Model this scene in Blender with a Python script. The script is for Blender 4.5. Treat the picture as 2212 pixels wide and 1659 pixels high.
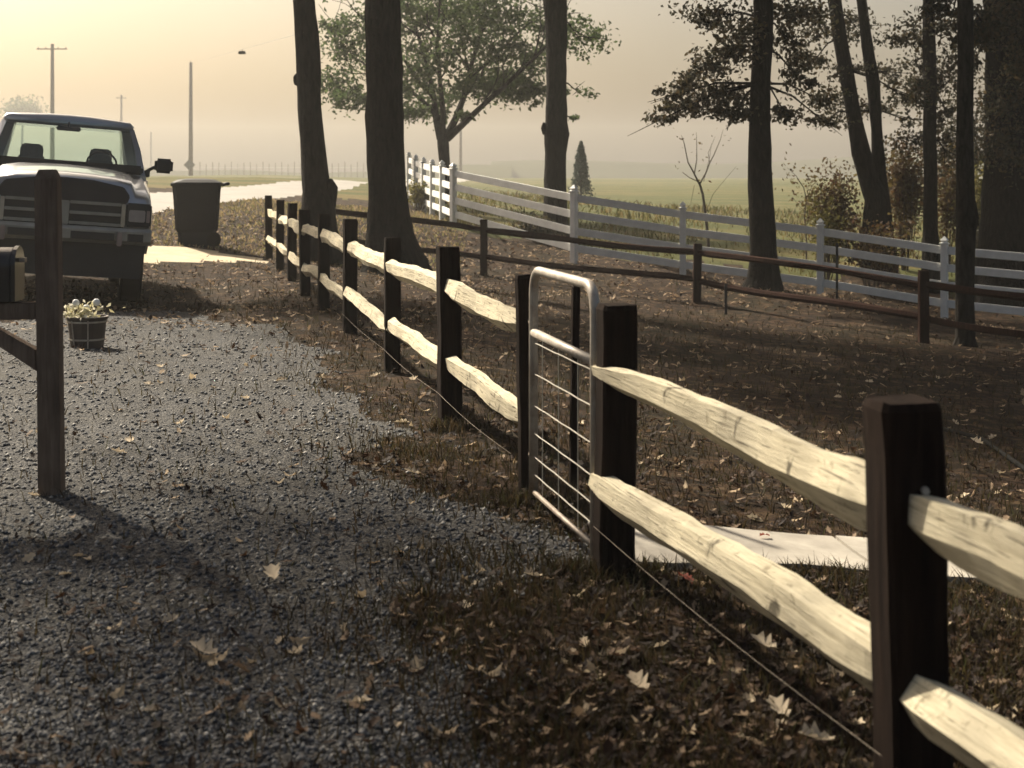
import bpy, bmesh, math, random
import numpy as np
from mathutils import Vector, Matrix, Euler

# ------------------------------------------------------------------ clear
for o in list(bpy.data.objects):
    bpy.data.objects.remove(o, do_unlink=True)
SC = bpy.context.scene
COL = SC.collection
random.seed(7)
RNG = np.random.default_rng(11)
R = math.radians

# ------------------------------------------------------------------ camera
F = 3200.0; CX = 1106.0; HY = 385.0; CAMZ = 1.643      # focal in px of a 2212 px wide frame
cam = bpy.data.cameras.new('camera')
cam_o = bpy.data.objects.new('camera', cam)
COL.objects.link(cam_o)
cam_o.location = (0, 0, CAMZ)
cam_o.rotation_euler = (R(90), 0, 0)
cam.sensor_width = 36.0
cam.lens = 36.0 * F / 2212.0
cam.shift_y = -(829.5 - HY) / 2212.0
cam.clip_start = 0.05
cam.clip_end = 3000
cam.dof.use_dof = True
cam.dof.focus_distance = 11.0
cam.dof.aperture_fstop = 4.5
SC.camera = cam_o

# ------------------------------------------------------------------ sky, sun, exposure
SUN_AZ = R(38)      # to the left of straight ahead
SUN_EL = R(38)
world = bpy.data.worlds.new('World')
SC.world = world
world.use_nodes = True
wn = world.node_tree.nodes; wl = world.node_tree.links
wn.clear()
sky = wn.new('ShaderNodeTexSky')
sky.sky_type = 'NISHITA'
sky.sun_disc = False
sky.sun_elevation = SUN_EL
sky.sun_rotation = -SUN_AZ
sky.air_density = 1.0
sky.dust_density = 7.0
sky.ozone_density = 0.3
tint = wn.new('ShaderNodeMix'); tint.data_type = 'RGBA'; tint.blend_type = 'MULTIPLY'
tint.inputs['Factor'].default_value = 1.0
tint.inputs['B'].default_value = (1.0, 0.96, 0.89, 1)
bg = wn.new('ShaderNodeBackground'); bg.inputs['Strength'].default_value = 0.052
wo = wn.new('ShaderNodeOutputWorld')
wl.new(sky.outputs[0], tint.inputs['A']); wl.new(tint.outputs['Result'], bg.inputs[0]); wl.new(bg.outputs[0], wo.inputs[0])

sl = bpy.data.lights.new('sun', 'SUN')
sl.energy = 5.0; sl.angle = R(2.0); sl.color = (1.0, 0.90, 0.74)
sun_o = bpy.data.objects.new('sun', sl); COL.objects.link(sun_o)
TOSUN = Vector((-math.sin(SUN_AZ) * math.cos(SUN_EL), math.cos(SUN_AZ) * math.cos(SUN_EL), math.sin(SUN_EL)))
sun_o.rotation_euler = TOSUN.to_track_quat('Z', 'Y').to_euler()
sun_o.location = TOSUN * 60

SC.view_settings.view_transform = 'Standard'
SC.view_settings.look = 'None'
SC.view_settings.gamma = 1.0
SC.view_settings.exposure = 1.15
SC.render.engine = 'CYCLES'

# ------------------------------------------------------------------ helpers
def P(x, y, Y):
    """a point of the place: direction through the lens and its real distance"""
    return Vector(((x - CX) / F * Y, Y, CAMZ - (y - HY) / F * Y))

def tag(o, label=None, cat=None, group=None, kind=None):
    if label: o['label'] = label
    if cat: o['category'] = cat
    if group: o['group'] = group
    if kind: o['kind'] = kind
    return o

def empty(name, loc=(0, 0, 0), rot=(0, 0, 0)):
    o = bpy.data.objects.new(name, None); COL.objects.link(o)
    o.location = loc; o.rotation_euler = rot; o.empty_display_size = 0.2
    return o

def link(name, me, parent=None, loc=None, rot=None):
    o = bpy.data.objects.new(name, me); COL.objects.link(o)
    if parent: o.parent = parent
    if loc is not None: o.location = loc
    if rot is not None: o.rotation_euler = rot
    return o

def mesh(verts, faces, mat, smooth=False):
    me = bpy.data.meshes.new('m')
    me.from_pydata([tuple(v) for v in verts], [], [tuple(f) for f in faces])
    me.update()
    if mat: me.materials.append(mat)
    if smooth:
        me.polygons.foreach_set('use_smooth', [True] * len(me.polygons))
    return me

def npmesh(V, Fc, mat, smooth=False):
    """V (n,3) array, Fc (m,k) array with constant k"""
    me = bpy.data.meshes.new('m')
    V = np.asarray(V, dtype=np.float32); Fc = np.asarray(Fc, dtype=np.int32)
    k = Fc.shape[1]
    me.vertices.add(len(V)); me.vertices.foreach_set('co', V.ravel())
    me.loops.add(Fc.size); me.loops.foreach_set('vertex_index', Fc.ravel())
    me.polygons.add(len(Fc))
    me.polygons.foreach_set('loop_start', np.arange(0, Fc.size, k, dtype=np.int32))
    me.polygons.foreach_set('loop_total', np.full(len(Fc), k, dtype=np.int32))
    if smooth: me.polygons.foreach_set('use_smooth', np.ones(len(Fc), dtype=bool))
    me.update(calc_edges=True); me.validate()
    if mat: me.materials.append(mat)
    return me

class MB:
    """collects simple shapes into one mesh"""
    def __init__(s): s.v = []; s.f = []
    def add(s, v, f):
        n = len(s.v); s.v += [tuple(p) for p in v]; s.f += [tuple(i + n for i in q) for q in f]; return s
    def box(s, x0, x1, y0, y1, z0, z1):
        v = [(x0,y0,z0),(x1,y0,z0),(x1,y1,z0),(x0,y1,z0),(x0,y0,z1),(x1,y0,z1),(x1,y1,z1),(x0,y1,z1)]
        return s.add(v, [(0,3,2,1),(4,5,6,7),(0,1,5,4),(1,2,6,5),(2,3,7,6),(3,0,4,7)])
    def loft(s, rings, cap=True, closed=True):
        n = len(s.v); k = len(rings[0])
        for r in rings: s.v += [tuple(p) for p in r]
        for i in range(len(rings) - 1):
            for j in range(k if closed else k - 1):
                a = n + i*k + j; b = n + i*k + (j+1) % k
                s.f.append((a, b, b + k, a + k))
        if cap and closed:
            s.f.append(tuple(n + j for j in range(k))[::-1])
            s.f.append(tuple(n + (len(rings)-1)*k + j for j in range(k)))
        return s
    def tube(s, pts, rad, sides=8, cap=True):
        pts = [Vector(p) for p in pts]
        if not hasattr(rad, '__len__'): rad = [rad] * len(pts)
        rings = []; up = None
        for i, p in enumerate(pts):
            t = (pts[min(i+1, len(pts)-1)] - pts[max(i-1, 0)]).normalized()
            if up is None:
                up = Vector((0,0,1)) if abs(t.z) < .9 else Vector((1,0,0))
            u = t.cross(up)
            if u.length < 1e-5: u = t.cross(Vector((0.3,1,0.2)))
            u.normalize(); w = u.cross(t).normalized(); up = w
            rings.append([p + (u*math.cos(2*math.pi*j/sides) + w*math.sin(2*math.pi*j/sides)) * rad[i] for j in range(sides)])
        return s.loft(rings, cap)
    def prism(s, poly, y0, y1):
        """polygon in xz pushed along y"""
        n = len(poly)
        v = [(p[0], y0, p[1]) for p in poly] + [(p[0], y1, p[1]) for p in poly]
        f = [tuple(range(n)), tuple(range(2*n-1, n-1, -1))]
        for i in range(n):
            j = (i+1) % n; f.append((i, i+n, j+n, j))
        return s.add(v, f)
    def build(s, name, mat, parent=None, smooth=False, bevel=0, loc=None, rot=None, seg=2):
        me = mesh(s.v, s.f, None, smooth)
        bm = bmesh.new(); bm.from_mesh(me)
        bmesh.ops.recalc_face_normals(bm, faces=bm.faces)
        if bevel:
            bmesh.ops.bevel(bm, geom=list(bm.edges), offset=bevel, segments=seg, affect='EDGES', clamp_overlap=True)
        bm.to_mesh(me); bm.free()
        if smooth and bevel: me.polygons.foreach_set('use_smooth', [True]*len(me.polygons))
        if mat: me.materials.append(mat)
        return link(name, me, parent, loc, rot)

# ------------------------------------------------------------------ materials
def newmat(name):
    m = bpy.data.materials.new(name); m.use_nodes = True
    nt = m.node_tree; nt.nodes.clear()
    out = nt.nodes.new('ShaderNodeOutputMaterial')
    b = nt.nodes.new('ShaderNodeBsdfPrincipled')
    nt.links.new(b.outputs[0], out.inputs[0])
    return m, nt, b, out

def N(nt, t, **kw):
    n = nt.nodes.new(t)
    for k, v in kw.items(): setattr(n, k, v)
    return n

def coords(nt, scale=(1, 1, 1), kind='Object', rnd=False):
    tc = N(nt, 'ShaderNodeTexCoord'); mp = N(nt, 'ShaderNodeMapping')
    mp.inputs['Scale'].default_value = scale
    nt.links.new(tc.outputs[kind], mp.inputs[0])
    if rnd:
        oi = N(nt, 'ShaderNodeObjectInfo'); mu = N(nt, 'ShaderNodeMath', operation='MULTIPLY')
        mu.inputs[1].default_value = 37.0
        nt.links.new(oi.outputs['Random'], mu.inputs[0])
        nt.links.new(mu.outputs[0], mp.inputs['Location'])
    return mp.outputs[0]

def noise(nt, co, scale, detail=4, rough=.6, dist=0):
    n = N(nt, 'ShaderNodeTexNoise'); n.inputs['Scale'].default_value = scale
    n.inputs['Detail'].default_value = detail; n.inputs['Roughness'].default_value = rough
    n.inputs['Distortion'].default_value = dist
    nt.links.new(co, n.inputs['Vector']); return n.outputs['Fac']

def ramp(nt, fac, stops):
    r = N(nt, 'ShaderNodeValToRGB'); e = r.color_ramp.elements
    while len(e) < len(stops): e.new(0.5)
    for i, (p, c) in enumerate(stops):
        e[i].position = p; e[i].color = (*c, 1) if len(c) == 3 else c
    nt.links.new(fac, r.inputs[0]); return r.outputs[0]

def mix(nt, fac, a, b, mode='MIX'):
    m = N(nt, 'ShaderNodeMix', data_type='RGBA', blend_type=mode)
    for s, v in (('Factor', fac), ('A', a), ('B', b)):
        if hasattr(v, 'links') or hasattr(v, 'is_linked'): nt.links.new(v, m.inputs[s])
        elif isinstance(v, (int, float)): m.inputs[s].default_value = v
        else: m.inputs[s].default_value = (*v, 1)
    return m.outputs['Result']

def bump(nt, b, h, strength=.4, dist=.02):
    bp = N(nt, 'ShaderNodeBump'); bp.inputs['Strength'].default_value = strength; bp.inputs['Distance'].default_value = dist
    nt.links.new(h, bp.inputs['Height']); nt.links.new(bp.outputs[0], b.inputs['Normal'])

def simple(name, c1, c2=None, rough=.7, scale=8, sc3=(1,1,1), metallic=0, bmp=.2, bd=.01, coat=0, rnd=False, spec=.5, stops=(.3,.7)):
    m, nt, b, out = newmat(name)
    b.inputs['Roughness'].default_value = rough; b.inputs['Metallic'].default_value = metallic
    b.inputs['Coat Weight'].default_value = coat; b.inputs['Coat Roughness'].default_value = .08
    b.inputs['Specular IOR Level'].default_value = spec
    if c2 is None: c2 = tuple(v*.75 for v in c1)
    co = coords(nt, sc3, rnd=rnd)
    n = noise(nt, co, scale, 6, .65)
    nt.links.new(ramp(nt, n, [(stops[0], c2), (stops[1], c1)]), b.inputs['Base Color'])
    if bmp: bump(nt, b, n, bmp, bd)
    return m

def leafmat(name, cols, trans=.35):
    m, nt, b, out = newmat(name)
    at = N(nt, 'ShaderNodeAttribute'); at.attribute_name = 'tone'
    c = ramp(nt, at.outputs['Fac'], [(i/(len(cols)-1), q) for i, q in enumerate(cols)])
    nt.links.new(c, b.inputs['Base Color']); b.inputs['Roughness'].default_value = .75
    b.inputs['Specular IOR Level'].default_value = .2
    tr = N(nt, 'ShaderNodeBsdfTranslucent'); nt.links.new(c, tr.inputs[0])
    mx = N(nt, 'ShaderNodeMixShader'); mx.inputs[0].default_value = trans
    nt.links.new(b.outputs[0], mx.inputs[1]); nt.links.new(tr.outputs[0], mx.inputs[2])
    nt.links.new(mx.outputs[0], out.inputs[0])
    return m

def tones(me, per, n, arr=None):
    """one random tone value for each leaf of `per` vertices"""
    a = me.attributes.new('tone', 'FLOAT', 'POINT')
    t = RNG.random(n) if arr is None else arr
    a.data.foreach_set('value', np.repeat(t, per).astype(np.float32))

M = {}
def build_materials():
    # weathered split rail: pale silver-cream wood with grain along x, dark stains
    m, nt, b, out = newmat('weathered_rail')
    co = coords(nt, (1, 1, 1), rnd=True); cg = coords(nt, (1.3, 26, 26), rnd=True)
    g = noise(nt, cg, 2.2, 8, .7, .3); s = noise(nt, co, 5.5, 5, .6, 1.2); s2 = noise(nt, co, 16, 5, .7, .8)
    base = ramp(nt, g, [(.25, (.34, .29, .19)), (.5, (.62, .55, .385)), (.75, (.74, .665, .48))])
    st = ramp(nt, s, [(.315, (.10, .09, .075)), (.385, (1, 1, 1))])
    st2 = ramp(nt, s2, [(.30, (.25, .22, .18)), (.40, (1, 1, 1))])
    ck = noise(nt, coords(nt, (.9, 40, 40), rnd=True), 3.1, 3, .5, .15)
    crk = ramp(nt, ck, [(.335, (.07, .055, .04)), (.375, (1, 1, 1))])
    gw = ramp(nt, noise(nt, co, 2.3, 3), [(.40, (.70, .70, .72)), (.60, (1, 1, 1))])
    c = mix(nt, .85, base, st, 'MULTIPLY'); c = mix(nt, .7, c, st2, 'MULTIPLY'); c = mix(nt, .8, c, crk, 'MULTIPLY'); c = mix(nt, .8, c, gw, 'MULTIPLY')
    nt.links.new(c, b.inputs['Base Color']); b.inputs['Roughness'].default_value = .85
    b.inputs['Specular IOR Level'].default_value = .25
    bump(nt, b, g, .7, .012)
    M['rail'] = m
    # dark post wood, grain along z
    def post(name, c1, c2):
        m, nt, b, out = newmat(name)
        cg = coords(nt, (22, 22, 1.6), rnd=True); co = coords(nt, rnd=True)
        g = noise(nt, cg, 1.6, 8, .7, .25); s = noise(nt, co, 4, 4)
        c = ramp(nt, g, [(.3, c2), (.7, c1)])
        c = mix(nt, .5, c, ramp(nt, s, [(.3, (.45, .42, .4)), (.65, (1, 1, 1))]), 'MULTIPLY')
        nt.links.new(c, b.inputs['Base Color']); b.inputs['Roughness'].default_value = .95
        b.inputs['Specular IOR Level'].default_value = .05
        bump(nt, b, g, .8, .012)
        return m
    M['post'] = post('dark_post_wood', (.032, .021, .016), (.008, .006, .005))
    M['yardpost'] = post('red_brown_wood', (.055, .026, .018), (.018, .009, .007))
    M['mailwood'] = post('mail_post_wood', (.26, .20, .155), (.11, .085, .066))
    M['pole'] = post('pole_wood', (.30, .26, .21), (.16, .135, .11))
    M['white'] = simple('white_fence_paint', (.86, .86, .83), (.68, .68, .65), .6, 3, bmp=.15)
    M['galv'] = simple('galvanised_pipe', (.50, .46, .39), (.24, .19, .145), .5, 9, metallic=.15, bmp=.1)
    M['rustpipe'] = simple('worn_pipe', (.33, .28, .22), (.16, .12, .09), .6, 14, metallic=.3, bmp=.1)
    M['wire'] = simple('steel_wire', (.6, .58, .52), (.4, .38, .33), .4, 20, metallic=.6, bmp=0)
    M['concrete'] = simple('concrete', (.44, .40, .33), (.24, .215, .175), .9, 3.5, bmp=.3, bd=.004)
    M['asphalt'] = simple('pale_worn_asphalt', (.27, .25, .215), (.20, .185, .16), .85, 1.2, bmp=.1)
    # bark
    def bark(name, c1, c2):
        m, nt, b, out = newmat(name)
        cg = coords(nt, (5.5, 5.5, 1.1), rnd=True); co = coords(nt, rnd=True)
        v = N(nt, 'ShaderNodeTexVoronoi', feature='F1'); v.inputs['Scale'].default_value = 3.5
        nd = noise(nt, co, 3, 3)
        add = N(nt, 'ShaderNodeVectorMath', operation='ADD'); nt.links.new(cg, add.inputs[0])
        cmb = N(nt, 'ShaderNodeCombineXYZ'); nt.links.new(nd, cmb.inputs[0]); nt.links.new(nd, cmb.inputs[1])
        nt.links.new(cmb.outputs[0], add.inputs[1]); nt.links.new(add.outputs[0], v.inputs['Vector'])
        g = noise(nt, cg, 3.5, 8, .7)
        mm = N(nt, 'ShaderNodeMath', operation='MULTIPLY'); nt.links.new(v.outputs['Distance'], mm.inputs[0]); nt.links.new(g, mm.inputs[1])
        nt.links.new(ramp(nt, mm.outputs[0], [(.1, c1), (.45, c2)]), b.inputs['Base Color'])
        b.inputs['Roughness'].default_value = .95; b.inputs['Specular IOR Level'].default_value = .04
        inv = N(nt, 'ShaderNodeMath', operation='SUBTRACT'); inv.inputs[0].default_value = 1; nt.links.new(mm.outputs[0], inv.inputs[1])
        bump(nt, b, inv.outputs[0], 1.0, .05)
        return m
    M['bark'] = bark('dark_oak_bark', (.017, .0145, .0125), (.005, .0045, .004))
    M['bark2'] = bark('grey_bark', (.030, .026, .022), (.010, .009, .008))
    M['twig'] = simple('twig_bark', (.10, .075, .055), (.05, .038, .03), .9, 20, bmp=0)
    # ground: dead grass, earth, leaf litter
    m, nt, b, out = newmat('leaf_littered_ground')
    co = coords(nt)
    n1 = noise(nt, co, .55, 5, .6); n2 = noise(nt, co, 26, 6, .75, .4); n3 = noise(nt, co, 5, 5, .65, .6)
    v = N(nt, 'ShaderNodeTexVoronoi', feature='F1'); v.inputs['Scale'].default_value = 11; nt.links.new(co, v.inputs['Vector'])
    earth = ramp(nt, n2, [(.25, (.0035, .002, .001)), (.5, (.014, .0074, .0032)), (.72, (.042, .022, .0085))])
    grass = ramp(nt, n2, [(.25, (.005, .0045, .002)), (.5, (.018, .0135, .005)), (.75, (.048, .032, .012))])
    c = mix(nt, ramp(nt, n1, [(.42, (0, 0, 0)), (.62, (1, 1, 1))]), earth, grass)
    lf = ramp(nt, v.outputs['Color'], [(.30, (.10, .055, .028)), (.5, (.05, .026, .015)), (.8, (.17, .11, .06))])
    sp = ramp(nt, n3, [(.46, (0, 0, 0)), (.60, (1, 1, 1))])
    c = mix(nt, sp, c, mix(nt, .55, c, lf))
    nt.links.new(c, b.inputs['Base Color']); b.inputs['Roughness'].default_value = .95; b.inputs['Specular IOR Level'].default_value = .1
    bump(nt, b, n2, 1.0, .035)
    M['ground'] = m
    # open field beyond the white fence
    m, nt, b, out = newmat('field_grass')
    co = coords(nt); cs = coords(nt, (.05, .35, 1))
    n1 = noise(nt, cs, 1.2, 5, .6); n2 = noise(nt, co, 6, 6, .75)
    c = ramp(nt, n1, [(.3, (.055, .068, .020)), (.5, (.095, .10, .032)), (.68, (.18, .135, .055))])
    c = mix(nt, .6, c, ramp(nt, n2, [(.3, (.35, .35, .3)), (.65, (1, 1, 1))]), 'MULTIPLY')
    nt.links.new(c, b.inputs['Base Color']); b.inputs['Roughness'].default_value = .95; b.inputs['Specular IOR Level'].default_value = .1
    bump(nt, b, n2, .8, .08)
    M['field'] = m
    # grey gravel
    m, nt, b, out = newmat('grey_gravel')
    co = coords(nt)
    v = N(nt, 'ShaderNodeTexVoronoi', feature='F1'); v.inputs['Scale'].default_value = 70; nt.links.new(co, v.inputs['Vector'])
    v2 = N(nt, 'ShaderNodeTexVoronoi', feature='F1'); v2.inputs['Scale'].default_value = 150; nt.links.new(co, v2.inputs['Vector'])
    n1 = noise(nt, co, 1.1, 7, .7, .8); n2 = noise(nt, co, 30, 5, .7)
    c = ramp(nt, v.outputs['Color'], [(.2, (.027, .028, .031)), (.5, (.072, .073, .076)), (.8, (.18, .17, .152))])
    c = mix(nt, .55, c, ramp(nt, v2.outputs['Distance'], [(.15, (1, 1, 1)), (.6, (.2, .2, .2))]), 'MULTIPLY')
    grs = ramp(nt, n2, [(.3, (.012, .012, .008)), (.7, (.06, .05, .034))])
    c = mix(nt, ramp(nt, n1, [(.46, (0, 0, 0)), (.62, (.55, .55, .55))]), c, grs)
    nt.links.new(c, b.inputs['Base Color']); b.inputs['Roughness'].default_value = .9; b.inputs['Specular IOR Level'].default_value = .25
    inv = N(nt, 'ShaderNodeMath', operation='SUBTRACT'); inv.inputs[0].default_value = 1; nt.links.new(v.outputs['Distance'], inv.inputs[1])
    bump(nt, b, inv.outputs[0], .9, .016)
    M['gravel'] = m
    m, nt, b, out = newmat('gravel_stone')
    at = N(nt, 'ShaderNodeAttribute'); at.attribute_name = 'tone'
    nt.links.new(ramp(nt, at.outputs['Fac'], [(0, (.024, .027, .033)), (.5, (.085, .09, .098)), (.82, (.19, .185, .175)), (1, (.40, .38, .34))]), b.inputs['Base Color'])
    b.inputs['Roughness'].default_value = .85
    M['stone'] = m
    M['apron'] = simple('pale_packed_drive', (.50, .42, .28), (.36, .29, .18), .9, 4, bmp=.4, bd=.02)
    M['hill'] = simple('far_hill', (.06, .062, .035), (.04, .042, .025), .95, .05, bmp=0, spec=0)
    # foliage
    M['leaf_green'] = leafmat('green_foliage', [(.035, .055, .024), (.06, .09, .035), (.10, .13, .05)], .45)
    M['leaf_dark'] = leafmat('dark_oak_foliage', [(.022, .024, .015), (.045, .042, .022), (.085, .06, .03)], .3)
    M['leaf_brown'] = leafmat('autumn_brush', [(.045, .025, .013), (.085, .05, .022), (.12, .095, .035), (.065, .03, .022)], .4)
    M['leaf_gold'] = leafmat('yellow_brush', [(.08, .075, .025), (.13, .12, .035), (.18, .15, .05)], .4)
    M['cedar'] = leafmat('cedar_foliage', [(.035, .06, .05), (.06, .085, .07), (.08, .11, .085)], .2)
    M['fallen'] = leafmat('dry_fallen_leaf', [(.14, .075, .04), (.30, .20, .115), (.46, .36, .23), (.58, .48, .34)], .25)
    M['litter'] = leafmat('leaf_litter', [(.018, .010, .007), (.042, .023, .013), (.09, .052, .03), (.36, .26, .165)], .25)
    M['redleaf'] = leafmat('red_leaf', [(.16, .035, .02), (.22, .05, .03)], .25)
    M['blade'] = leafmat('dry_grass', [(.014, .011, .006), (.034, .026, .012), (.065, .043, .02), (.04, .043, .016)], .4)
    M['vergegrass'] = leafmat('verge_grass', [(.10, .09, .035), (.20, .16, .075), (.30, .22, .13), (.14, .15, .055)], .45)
    M['fieldgrass'] = leafmat('field_blades', [(.05, .055, .018), (.09, .09, .03), (.14, .12, .045), (.17, .12, .06)], .4)
    # truck etc
    M['paint'] = simple('silver_truck_paint', (.40, .40, .41), (.36, .36, .375), .36, 3, metallic=.85, bmp=0, coat=1.0)
    M['black'] = simple('black_plastic', (.022, .022, .022), (.015, .015, .015), .55, 10, bmp=.05)
    M['shield'] = simple('smoked_shield', (.022, .022, .030), (.018, .018, .025), .3, 5, bmp=0, spec=.3)
    M['rubber'] = simple('tyre_rubber', (.02, .019, .018), (.012, .012, .011), .9, 20, bmp=.3, spec=.08)
    M['chrome'] = simple('dull_chrome', (.55, .53, .48), (.42, .40, .36), .28, 5, metallic=.9, bmp=0)
    M['barchrome'] = simple('grey_grille_bar', (.36, .35, .31), (.25, .24, .21), .4, 5, metallic=.4, bmp=0)
    M['seat'] = simple('grey_seat_cloth', (.10, .125, .13), (.07, .09, .095), .9, 30, bmp=.1)
    M['lens'] = simple('headlight_lens', (.42, .38, .36), (.30, .27, .26), .15, 10, coat=1, bmp=0)
    M['amber'] = simple('pale_tow_hook', (.34, .26, .23), (.25, .19, .17), .5, 8, bmp=0)
    M['bin'] = simple('charcoal_bin_plastic', (.014, .015, .019), (.010, .011, .014), .6, 6, bmp=.05, spec=.15)
    M['pot'] = simple('dark_brown_tub', (.075, .055, .042), (.045, .033, .026), .65, 9, bmp=.15)
    M['soil'] = simple('soil', (.04, .03, .02), (.02, .015, .01), .95, 30, bmp=.6)
    M['petal'] = leafmat('pale_flowers', [(.40, .36, .18), (.62, .58, .38), (.75, .72, .6)], .3)
    M['mailbox'] = simple('dark_mailbox_metal', (.06, .055, .05), (.045, .04, .037), .35, 6, metallic=.5, bmp=0, coat=.3)
    M['signback'] = simple('sign_metal', (.30, .29, .25), (.24, .23, .2), .5, 5, metallic=.3, bmp=0)
    M['lampgrey'] = simple('lamp_grey', (.16, .14, .10), (.10, .09, .07), .5, 5, bmp=0)
    m, nt, b, out = newmat('windshield_glass')
    tb = N(nt, 'ShaderNodeBsdfTransparent'); tb.inputs[0].default_value = (.80, .90, .86, 1)
    gl = N(nt, 'ShaderNodeBsdfGlossy'); gl.inputs['Roughness'].default_value = .02
    fr = N(nt, 'ShaderNodeFresnel'); fr.inputs[0].default_value = 1.45
    mx = N(nt, 'ShaderNodeMixShader')
    nt.links.new(fr.outputs[0], mx.inputs[0]); nt.links.new(tb.outputs[0], mx.inputs[1]); nt.links.new(gl.outputs[0], mx.inputs[2])
    nt.links.new(mx.outputs[0], out.inputs[0])
    M['glass'] = m
build_materials()

# ------------------------------------------------------------------ terrain
def fence_x(Y): return -0.2344 * Y + 1.826

CP = []
for Y in (-6, 0, 3, 6, 9, 13, 17, 21, 26): CP.append((fence_x(Y), Y, 0.0084 * Y))
for Y in (4, 7, 10, 14, 18):
    for d in (2.0, 4.5, 8.0): CP.append((fence_x(Y) + d, Y, -0.1 * d + .0084 * Y))
for (x, y, Y) in [(112,1062,7.06),(0,1600,4.2),(185,752,12.6),(318,650,17.6),(425,531,27),(450,549,25.2),(350,549,24.8),
                  (1045,595,28.0),(1505,655,25.7),(1995,740,21.6),(830,592,25.8),(665,560,27.5),(1655,617,27.5),
                  (1240,567,31.0),(1475,605,31.0),(1772,642,30.2),(2040,690,29.0),(979,488,34.5),(883,436,46),(1200,515,36.0),
                  (329,460,32.0),(329,417,40.0),(473,439,37.0),(565,431,42.0),(648,390,58.0),(760,407,54.0),(760,391,64.0),(960,440,46.0),
                  (600,378,150),(300,380,150),(-300,385,120),(1300,399,150),(1700,395,150),(2300,395,150),(1500,520,40),(1500,445,75),
                  (2000,560,36),(2300,600,36),(1950,450,75),(1100,440,70),(1100,398,150),(412,390,113)]:
    p = P(x, y, Y); CP.append((p.x, p.y, p.z))
_zt = .20
_fr = Vector(((122-CX)/F*16.9, 16.9, 0)); _dv = _fr.normalized(); _sv = Vector((_dv.y, -_dv.x, 0))
for _a in (.2, .95, 2.5, 4.35):
    for _b in (-1.4, -.86, .86, 1.3):
        _q = _fr + _dv*_a + _sv*_b; CP.append((_q.x, _q.y, _zt - .085*_b + .004*_a))
CP += [(-12, 8, .45), (-14, 18, .9), (-30, 20, 1.2), (-30, 45, 1.5), (40, 20, -2.0), (45, 50, -.6), (0, -25, .1), (-25, -20, .6), (30, -20, -1.6),
       (-90, 90, 1.7), (100, 100, .8), (-200, 200, 1.8), (200, 200, 1.6), (0, 300, 1.6), (-250, 400, 1.6), (250, 400, 1.6), (0, 430, 1.6)]
CP = np.array(CP)
def _k(r2): return np.sqrt(r2 + 4.0)
_A = _k(((CP[:, None, :2] - CP[None, :, :2])**2).sum(-1)) - 0.0
_n = len(CP)
_AA = np.zeros((_n+1, _n+1)); _AA[:_n, :_n] = _A + np.eye(_n) * -0.12; _AA[:_n, _n] = 1; _AA[_n, :_n] = 1
_W = np.linalg.solve(_AA, np.append(CP[:, 2], 0))
def terr(X, Y):
    X = np.atleast_1d(np.asarray(X, float)); Y = np.atleast_1d(np.asarray(Y, float))
    out = np.empty(len(X))
    for s in range(0, len(X), 20000):
        q = np.stack([X[s:s+20000], Y[s:s+20000]], 1)
        r2 = ((q[:, None, :] - CP[None, :, :2])**2).sum(-1)
        out[s:s+20000] = _k(r2) @ _W[:_n] + _W[_n]
    b = .012*np.sin(X*2.1+.7*Y) + .010*np.sin(Y*2.9-1.3*X) + .007*np.sin(5.1*X+4.3*Y)
    return out + b
def tz(x, y): return float(terr([x], [y])[0])
def on(x, y, dz=0): return Vector((x, y, tz(x, y) + dz))

def wob(X, Y): return .16*np.sin(1.7*X+2.3*Y) + .11*np.sin(4.1*Y-2.2*X+1) + .07*np.sin(9*X+7*Y)
def drive_mask(X, Y, off=0.0):
    d = X - fence_x(Y)
    lim = -0.55 - .30/(1+np.exp((Y-5.75)*9)) + .52*np.exp(-((Y-6.65)/.62)**4)
    return (d < lim + off + wob(X, Y)*.9) & (Y < 15.2 + .8*np.sin(X*1.3) + .5*np.sin(X*3.1+1) + np.clip(-X-5, 0, 3)*2) & (X > -13) & (Y > -8)
def apron_mask(X, Y):
    return (Y >= 24.2 + .5*np.sin(X*1.3)) & (Y < 26.1 + .12*np.sin(X*3)) & (X - fence_x(Y) < -.1) & (X > -14)
ROADN = [(-60, 22), (-20, 28.0), (P(329,0,32).x, 32), (P(473,0,37).x, 37), (P(565,0,42).x, 42), (P(760,0,54).x, 54), (P(860,0,80).x, 80), (-6, 130), (-2, 260)]
ROADF = [(-60, 29), (-20, 36.0), (P(329,0,40).x, 40), (P(480,0,49).x, 49), (P(648,0,58).x, 58), (P(760,0,64).x, 64), (P(815,0,90).x, 90), (-12, 130), (-8, 260)]
ROADP = np.array(ROADN + ROADF[::-1])
def inpoly(X, Y, poly):
    ins = np.zeros(len(X), bool); n = len(poly)
    for i in range(n):
        x1, y1 = poly[i]; x2, y2 = poly[(i+1) % n]
        c = ((y1 > Y) != (y2 > Y)) & (X < (x2-x1)*(Y-y1)/((y2-y1) + 1e-9) + x1)
        ins ^= c
    return ins
def road_mask(X, Y): return inpoly(X, Y, ROADP)
WF = [P(979,488,34.5), P(1240,567,31.0), P(1475,605,31.0), P(1772,642,30.2), P(2040,690,29.0), P(2330,735,27.8)]
def field_mask(X, Y):
    wx = [-3.2] + [-1.36] + [p.x for p in WF[1:]] + [60]
    wy = [46.0] + [34.5] + [p.y for p in WF[1:]] + [20]
    lim = np.interp(X, wx, wy) + np.interp(X, [-1, 1, 8], [0, 2.5, 4.0]) + .6*np.sin(X*1.7) + .3*np.sin(X*5.1)
    return (Y > lim) | (Y > 64)

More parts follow.
